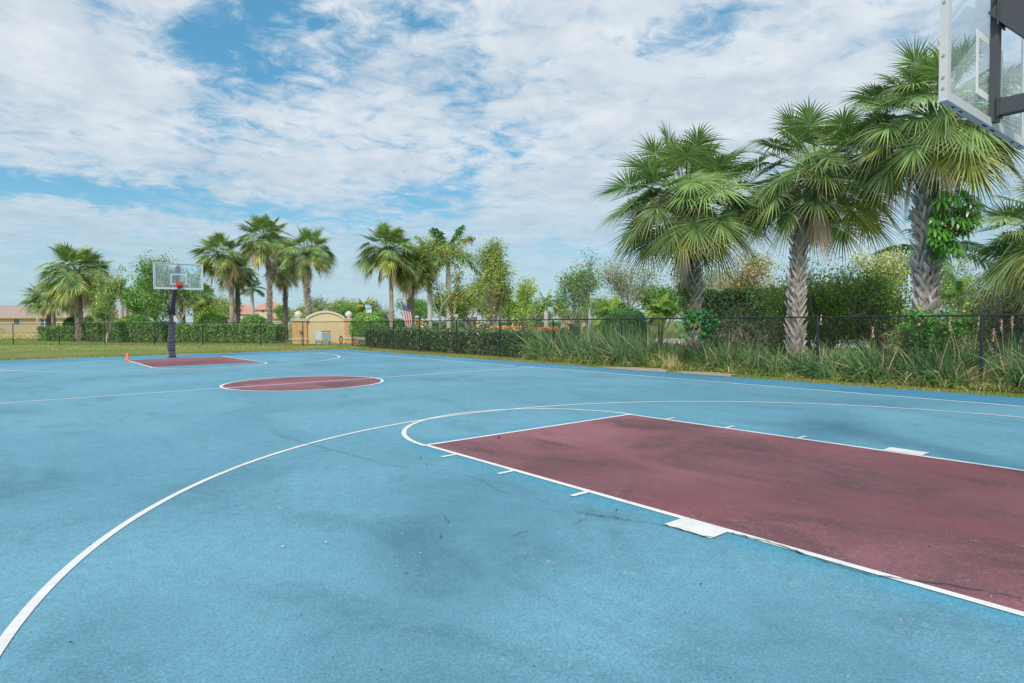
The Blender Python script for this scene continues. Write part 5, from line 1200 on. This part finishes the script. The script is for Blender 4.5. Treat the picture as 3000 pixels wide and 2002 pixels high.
def text_mesh(s, size, m_, name='lettering'):
    cu = bpy.data.curves.new(name, 'FONT'); cu.body = s; cu.size = size; cu.align_x = 'CENTER'; cu.align_y = 'CENTER'; cu.extrude = .001
    o = bpy.data.objects.new(name, cu); dg = bpy.context.evaluated_depsgraph_get(); COL.objects.link(o); dg.update()
    me = bpy.data.meshes.new_from_object(o.evaluated_get(dg)); bpy.data.objects.remove(o); me.materials.clear(); me.materials.append(m_); return me
M_signblack = mat('sign_black', (.02, .03, .035), .5)
def arrow_signs(px, d, lb1, w_px, ay, cy_):
    p = at(px, d); k = mpp(d); rz = yaw_to_cam(p); t = thing('road_sign', lb1, 'road sign', p, rz, 'one way and chevron signs')
    Z = lambda y: zh(px, y, d); b = MB(); b.tube([(0, .03, 0), (0, .03, Z(ay-6))], .03, 8, c=(.35, .36, .36)); obj('post', b, M_tint, t)
    w = w_px*k; z0, z1 = Z(ay+5.5), Z(ay-5); b = MB(); b.box(-w/2, w/2, -.012, 0, z0, z1, (.02, .035, .045)); pl = obj('one_way_plate', b, M_tint, t)
    zc = (z0+z1)/2; h = (z1-z0); b = MB(); b.prism([(-w*.46, zc-h*.24), (w*.22, zc-h*.24), (w*.22, zc-h*.42), (w*.47, zc), (w*.22, zc+h*.42), (w*.22, zc+h*.24), (-w*.46, zc+h*.24)], -.018, -.013, (.8, .8, .8)); obj('arrow', b, M_tint, pl)
    me = text_mesh('ONE WAY', h*.34, M_signblack); o = obj('lettering', me, None, pl); o.location = (-w*.10, -.021, zc); o.rotation_euler = (math.pi/2, 0, 0)
    cw = 10.5*k; z0, z1 = Z(cy_+9), Z(cy_-8.5); b = MB(); b.box(-cw/2, cw/2, -.012, 0, z0, z1, (.80, .46, .02)); pl = obj('chevron_plate', b, M_tint, t)
    zc = (z0+z1)/2; h = z1-z0; b = MB(); s_ = cw*.28
    b.prism([(-cw*.32, z1-h*.08), (-cw*.02, z1-h*.08), (cw*.34, zc), (-cw*.02, z0+h*.08), (-cw*.32, z0+h*.08), (cw*.02, zc)], -.018, -.013, (.02, .02, .02)); obj('chevron', b, M_tint, pl)
arrow_signs(1222, 54, 'one way arrow plate over yellow chevron, by the bristly palm', 13, 928, 945)
arrow_signs(1391, 54, 'one way arrow plate over yellow chevron, beside the white board', 15, 935, 949)
p = at(1375.5, 54.5); k = 54.5/FOC; t = thing('notice_board', 'white metal cabinet board on two posts above the hedge', 'notice board', p, yaw_to_cam(p))
b = MB(); b.box(-9.5*k, 9.5*k, -.05, .05, zh(1375, 971, 54.5), zh(1375, 931, 54.5), (.62, .64, .66)); obj('panel', b, M_tint, t)
for x in (-10, 10): b = MB(); b.box(x*k-.04, x*k+.04, -.06, .06, 0, zh(1375, 930, 54.5), (.8, .8, .8)); obj('post', b, M_tint, t)
# white rails
def rail(lb, pa, pb_, d0, d1):
    A, B = at(pa, d0), at(pb_, d1); L = (B-A).length; t = thing('guard_rail', lb, 'railing', A, math.atan2((B-A).y, (B-A).x), 'white rails by the road')
    z1, z0 = zh(pa, 965.5, d0), zh(pa, 971, d0); b = MB()
    for z in (z0, (z0+z1)/2, z1): b.box(0, L, -.03, .03, z-.035, z+.035, (.78, .78, .80))
    obj('rails', b, M_tint, t)
    for x in np.arange(.1, L, 2.2): b = MB(); b.box(x-.05, x+.05, .035, .12, 0, z1+.05, (.78, .78, .8)); obj('post', b, M_tint, t)
rail('white three-bar rail between the royal palm trunks and the white board', 1275, 1364, 58, 58)
rail('long white three-bar rail right of the white board', 1389, 1552, 58, 57)
p = at(1336, 50); k = 50/FOC; t = thing('floodlight_post', 'white floodlight box on a thin post between the royal palm and the board', 'light', p, yaw_to_cam(p))
b = MB(); b.tube([(0, 0, 0), (0, 0, zh(1336, 932, 50))], .04, 8, c=(.5, .5, .5)); obj('post', b, M_tint, t)
b = MB(); b.box(-6.5*k, 6.5*k, -.1, .1, zh(1336, 930, 50), zh(1336, 921, 50), (.62, .60, .56)); b.box(-3*k, 5*k, -.08, .08, zh(1336, 942, 50), zh(1336, 934, 50), (.45, .42, .42)); obj('lamp_head', b, M_tint, t)
p = at(1509, 70); k = 70/FOC; t = thing('street_sign', 'small white street name sign on a brown post', 'street sign', p, yaw_to_cam(p))
b = MB(); b.tube([(-.02, .03, 0), (-.02, .03, zh(1509, 912, 70))], .045, 8, c=(.42, .30, .2)); obj('post', b, M_tint, t)
b = MB(); b.box(-9*k, 9*k, -.015, .0, zh(1509, 937.5, 70), zh(1509, 932, 70), (.55, .66, .66)); obj('plate', b, M_tint, t)
p = at(1682, 36); k = 36/FOC; t = thing('metal_cabinet', 'grey metal equipment box behind the reeds under the multi-stemmed tree', 'equipment box', p, yaw_to_cam(p)+.5)
b = MB(); b.box(-12*k, 12*k, -.25, .25, 0, zh(1682, 950, 36), (.05, .065, .065)); b.box(-12*k, 12*k, -.28, -.253, zh(1682, 957, 36), zh(1682, 951, 36), (.16, .18, .18)); obj('cabinet', b, M_tint, t)
b = MB(); b.box(-12.6*k, 12.6*k, -.30, .30, zh(1682, 950, 36)+.003, zh(1682, 950, 36)+.035, (.22, .24, .24)); obj('lid', b, M_tint, t)
# small far palms row
row = [(1432, 82, 'first of the row of small palms behind the croton row, from the left'), (1458, 78, 'second of the row of small palms behind the croton row'), (1482, 84, 'third of the row of small palms, thin trunk'), (1504, 80, 'fourth small palm, forked pale trunk'), (1538, 74, 'thickest of the small palms, at the right end of the croton row'), (1640, 90, 'small palm beyond the red shrubs')]
for i, (px, d, lb) in enumerate(row):
    make_sabal(lb, px, d, px+3, 905-(i % 3)*5, 30, 925, .36 if i != 4 else .48, 600+i, False, 'small palms behind the croton row', crown=cr_[i % 4], smoothcol=(.42, .34, .27))

# ------------------------------------------------------------------ houses
def window(parent, x0, x1, y, z0, z1, split=True):
    b = MB(); f = .06
    b.box(x0, x1, y-.03, y+.05, z1-f, z1, (.75, .75, .73)); b.box(x0, x1, y-.03, y+.05, z0, z0+f, (.75, .75, .73)); b.box(x0, x0+f, y-.03, y+.05, z0+f, z1-f, (.75, .75, .73)); b.box(x1-f, x1, y-.03, y+.05, z0+f, z1-f, (.75, .75, .73))
    if split: xm = x0+(x1-x0)*.32; b.box(xm-.07, xm+.07, y-.028, y+.05, z0+f, z1-f, (.78, .78, .77)); b.box(x0+f, x1-f, y-.024, y+.04, (z0+z1)/2-.03, (z0+z1)/2+.03, (.6, .6, .6))
    w = obj('window', b, M_tint, parent); b = MB(); b.box(x0+f, x1-f, y-.01, y+.01, z0+f, z1-f); obj('pane', b, M_pane, w)
def house(label, px, d, w_px, eave_py, ridge_py, depth, wallc, roofm, hip=2.0, wins=(), rot=0, base_z=0, group=None, name='house', gable=False):
    p = at(px, d); t = thing(name, label, 'house', p, yaw_to_cam(p)+rot, group); k = d/FOC; W = w_px*k; ze = zh(px, eave_py, d); zr = zh(px, ridge_py, d)
    b = MB(); b.box(-W/2, W/2, 0, depth, 0, ze, wallc); obj('wall', b, M_stucco, t)
    ov = .5; x0, x1, y0, y1 = -W/2-ov, W/2+ov, -ov, depth+ov; h = 0 if gable else min(hip, W*.45)
    b = MB(); V = [(x0, y0, ze), (x1, y0, ze), (x1, y1, ze), (x0, y1, ze), (x0+h, (y0+y1)/2, zr), (x1-h, (y0+y1)/2, zr)]
    b.add(V, [[0, 1, 5, 4], [2, 3, 4, 5], [1, 2, 5, 5], [3, 0, 4, 4]], (.5, .4, .35)); b.add([(v[0], v[1], v[2]) for v in V[:4]], [[3, 2, 1, 0]]); obj('roof', b, roofm, t)
    b = MB(); fc = (.66, .50, .25); b.box(x0, x1, y0-.03, y0, ze-.22, ze+.02, fc); b.box(x0, x1, y0, -.003, ze-.22, ze-.16, fc); obj('fascia', b, M_stucco, t)
    for (a0, a1, pz0, pz1) in wins: window(t, (a0-px)*k, (a1-px)*k, -.03, zh(px, pz1, d), zh(px, pz0, d), (a1-a0) > 16)
    return t
CRW = (.66, .54, .36)
house('long cream house with tan tiled roof at the left edge', 60, 122, 290, 930, 893, 9, CRW, M_rooftan, 1.0, ((45, 60, 935, 950), (107, 141, 935, 956)), group='houses in the distance')
house('rear wing of the cream house with lower tan roof', 262, 128, 150, 929, 906, 9, CRW, M_rooftan, 3.0, group='houses in the distance')
house('small cream gabled block standing behind the rear wing', 290, 140, 90, 917, 894, 9, CRW, M_rooftan, 3.0, group='houses in the distance')
house('two-storey house with pink hipped roof behind the palm group', 795, 150, 96, 905, 883, 10, (.70, .58, .44), M_roofpink, 5.0, ((800, 808, 908, 917), (770, 778, 908, 917)), group='houses in the distance')
house('low front wing with pink roof below the two-storey house', 822, 144, 50, 931, 918, 6, (.70, .60, .46), M_roofpink, 2.0, group='houses in the distance')
house('pink-roofed house left of the two-storey house', 724, 148, 50, 918, 891, 10, (.72, .66, .58), M_roofpink, 3.5, group='houses in the distance')
house('distant house with red roof seen under the multi-stemmed tree', 1680, 170, 90, 928, 916, 10, (.68, .5, .36), M_roofpink, 4.0, group='houses in the distance')
house('pale far house low behind the small palms', 1450, 150, 130, 943, 936, 8, (.72, .66, .54), M_rooftan, 4.0, group='houses in the distance')
house('pink-roofed house mostly hidden by the slim pale-trunked tree', 345, 150, 80, 928, 905, 10, (.72, .62, .5), M_roofpink, 3.5, group='houses in the distance')
# bicycle wheel of a parked bicycle at the left edge
p = at(-6, 100); t = thing('bicycle', 'bicycle parked by the cream house, cut off at the left edge', 'bicycle', p, yaw_to_cam(p))
for x in (.55, -.5):
    b = MB(); b.tube([(x+.33*math.cos(a), 0, .45+.33*math.sin(a)) for a in np.linspace(0, 2*np.pi, 24, endpoint=False)], .03, 6, c=(.03, .03, .03), closed=True)
    for a in np.linspace(0, np.pi, 6, endpoint=False): b.tube([(x+.32*math.cos(a), 0, .45+.32*math.sin(a)), (x-.32*math.cos(a), 0, .45-.32*math.sin(a))], .004, 4, c=(.5, .5, .5))
    obj('wheel', b, M_tint, t)
b = MB(); 
for a, c_ in (((-.5, .45), (-.15, .5)), ((-.15, .5), (.35, .9)), ((-.15, .5), (-.3, 1.0)), ((-.3, .95), (.35, .92)), ((.55, .45), (.33, 1.1)), ((-.5, .45), (-.28, .9))): b.tube([(a[0], 0, a[1]), (c_[0], 0, c_[1])], .02, 6, c=(.25, .05, .05))
obj('frame', b, M_tint, t)
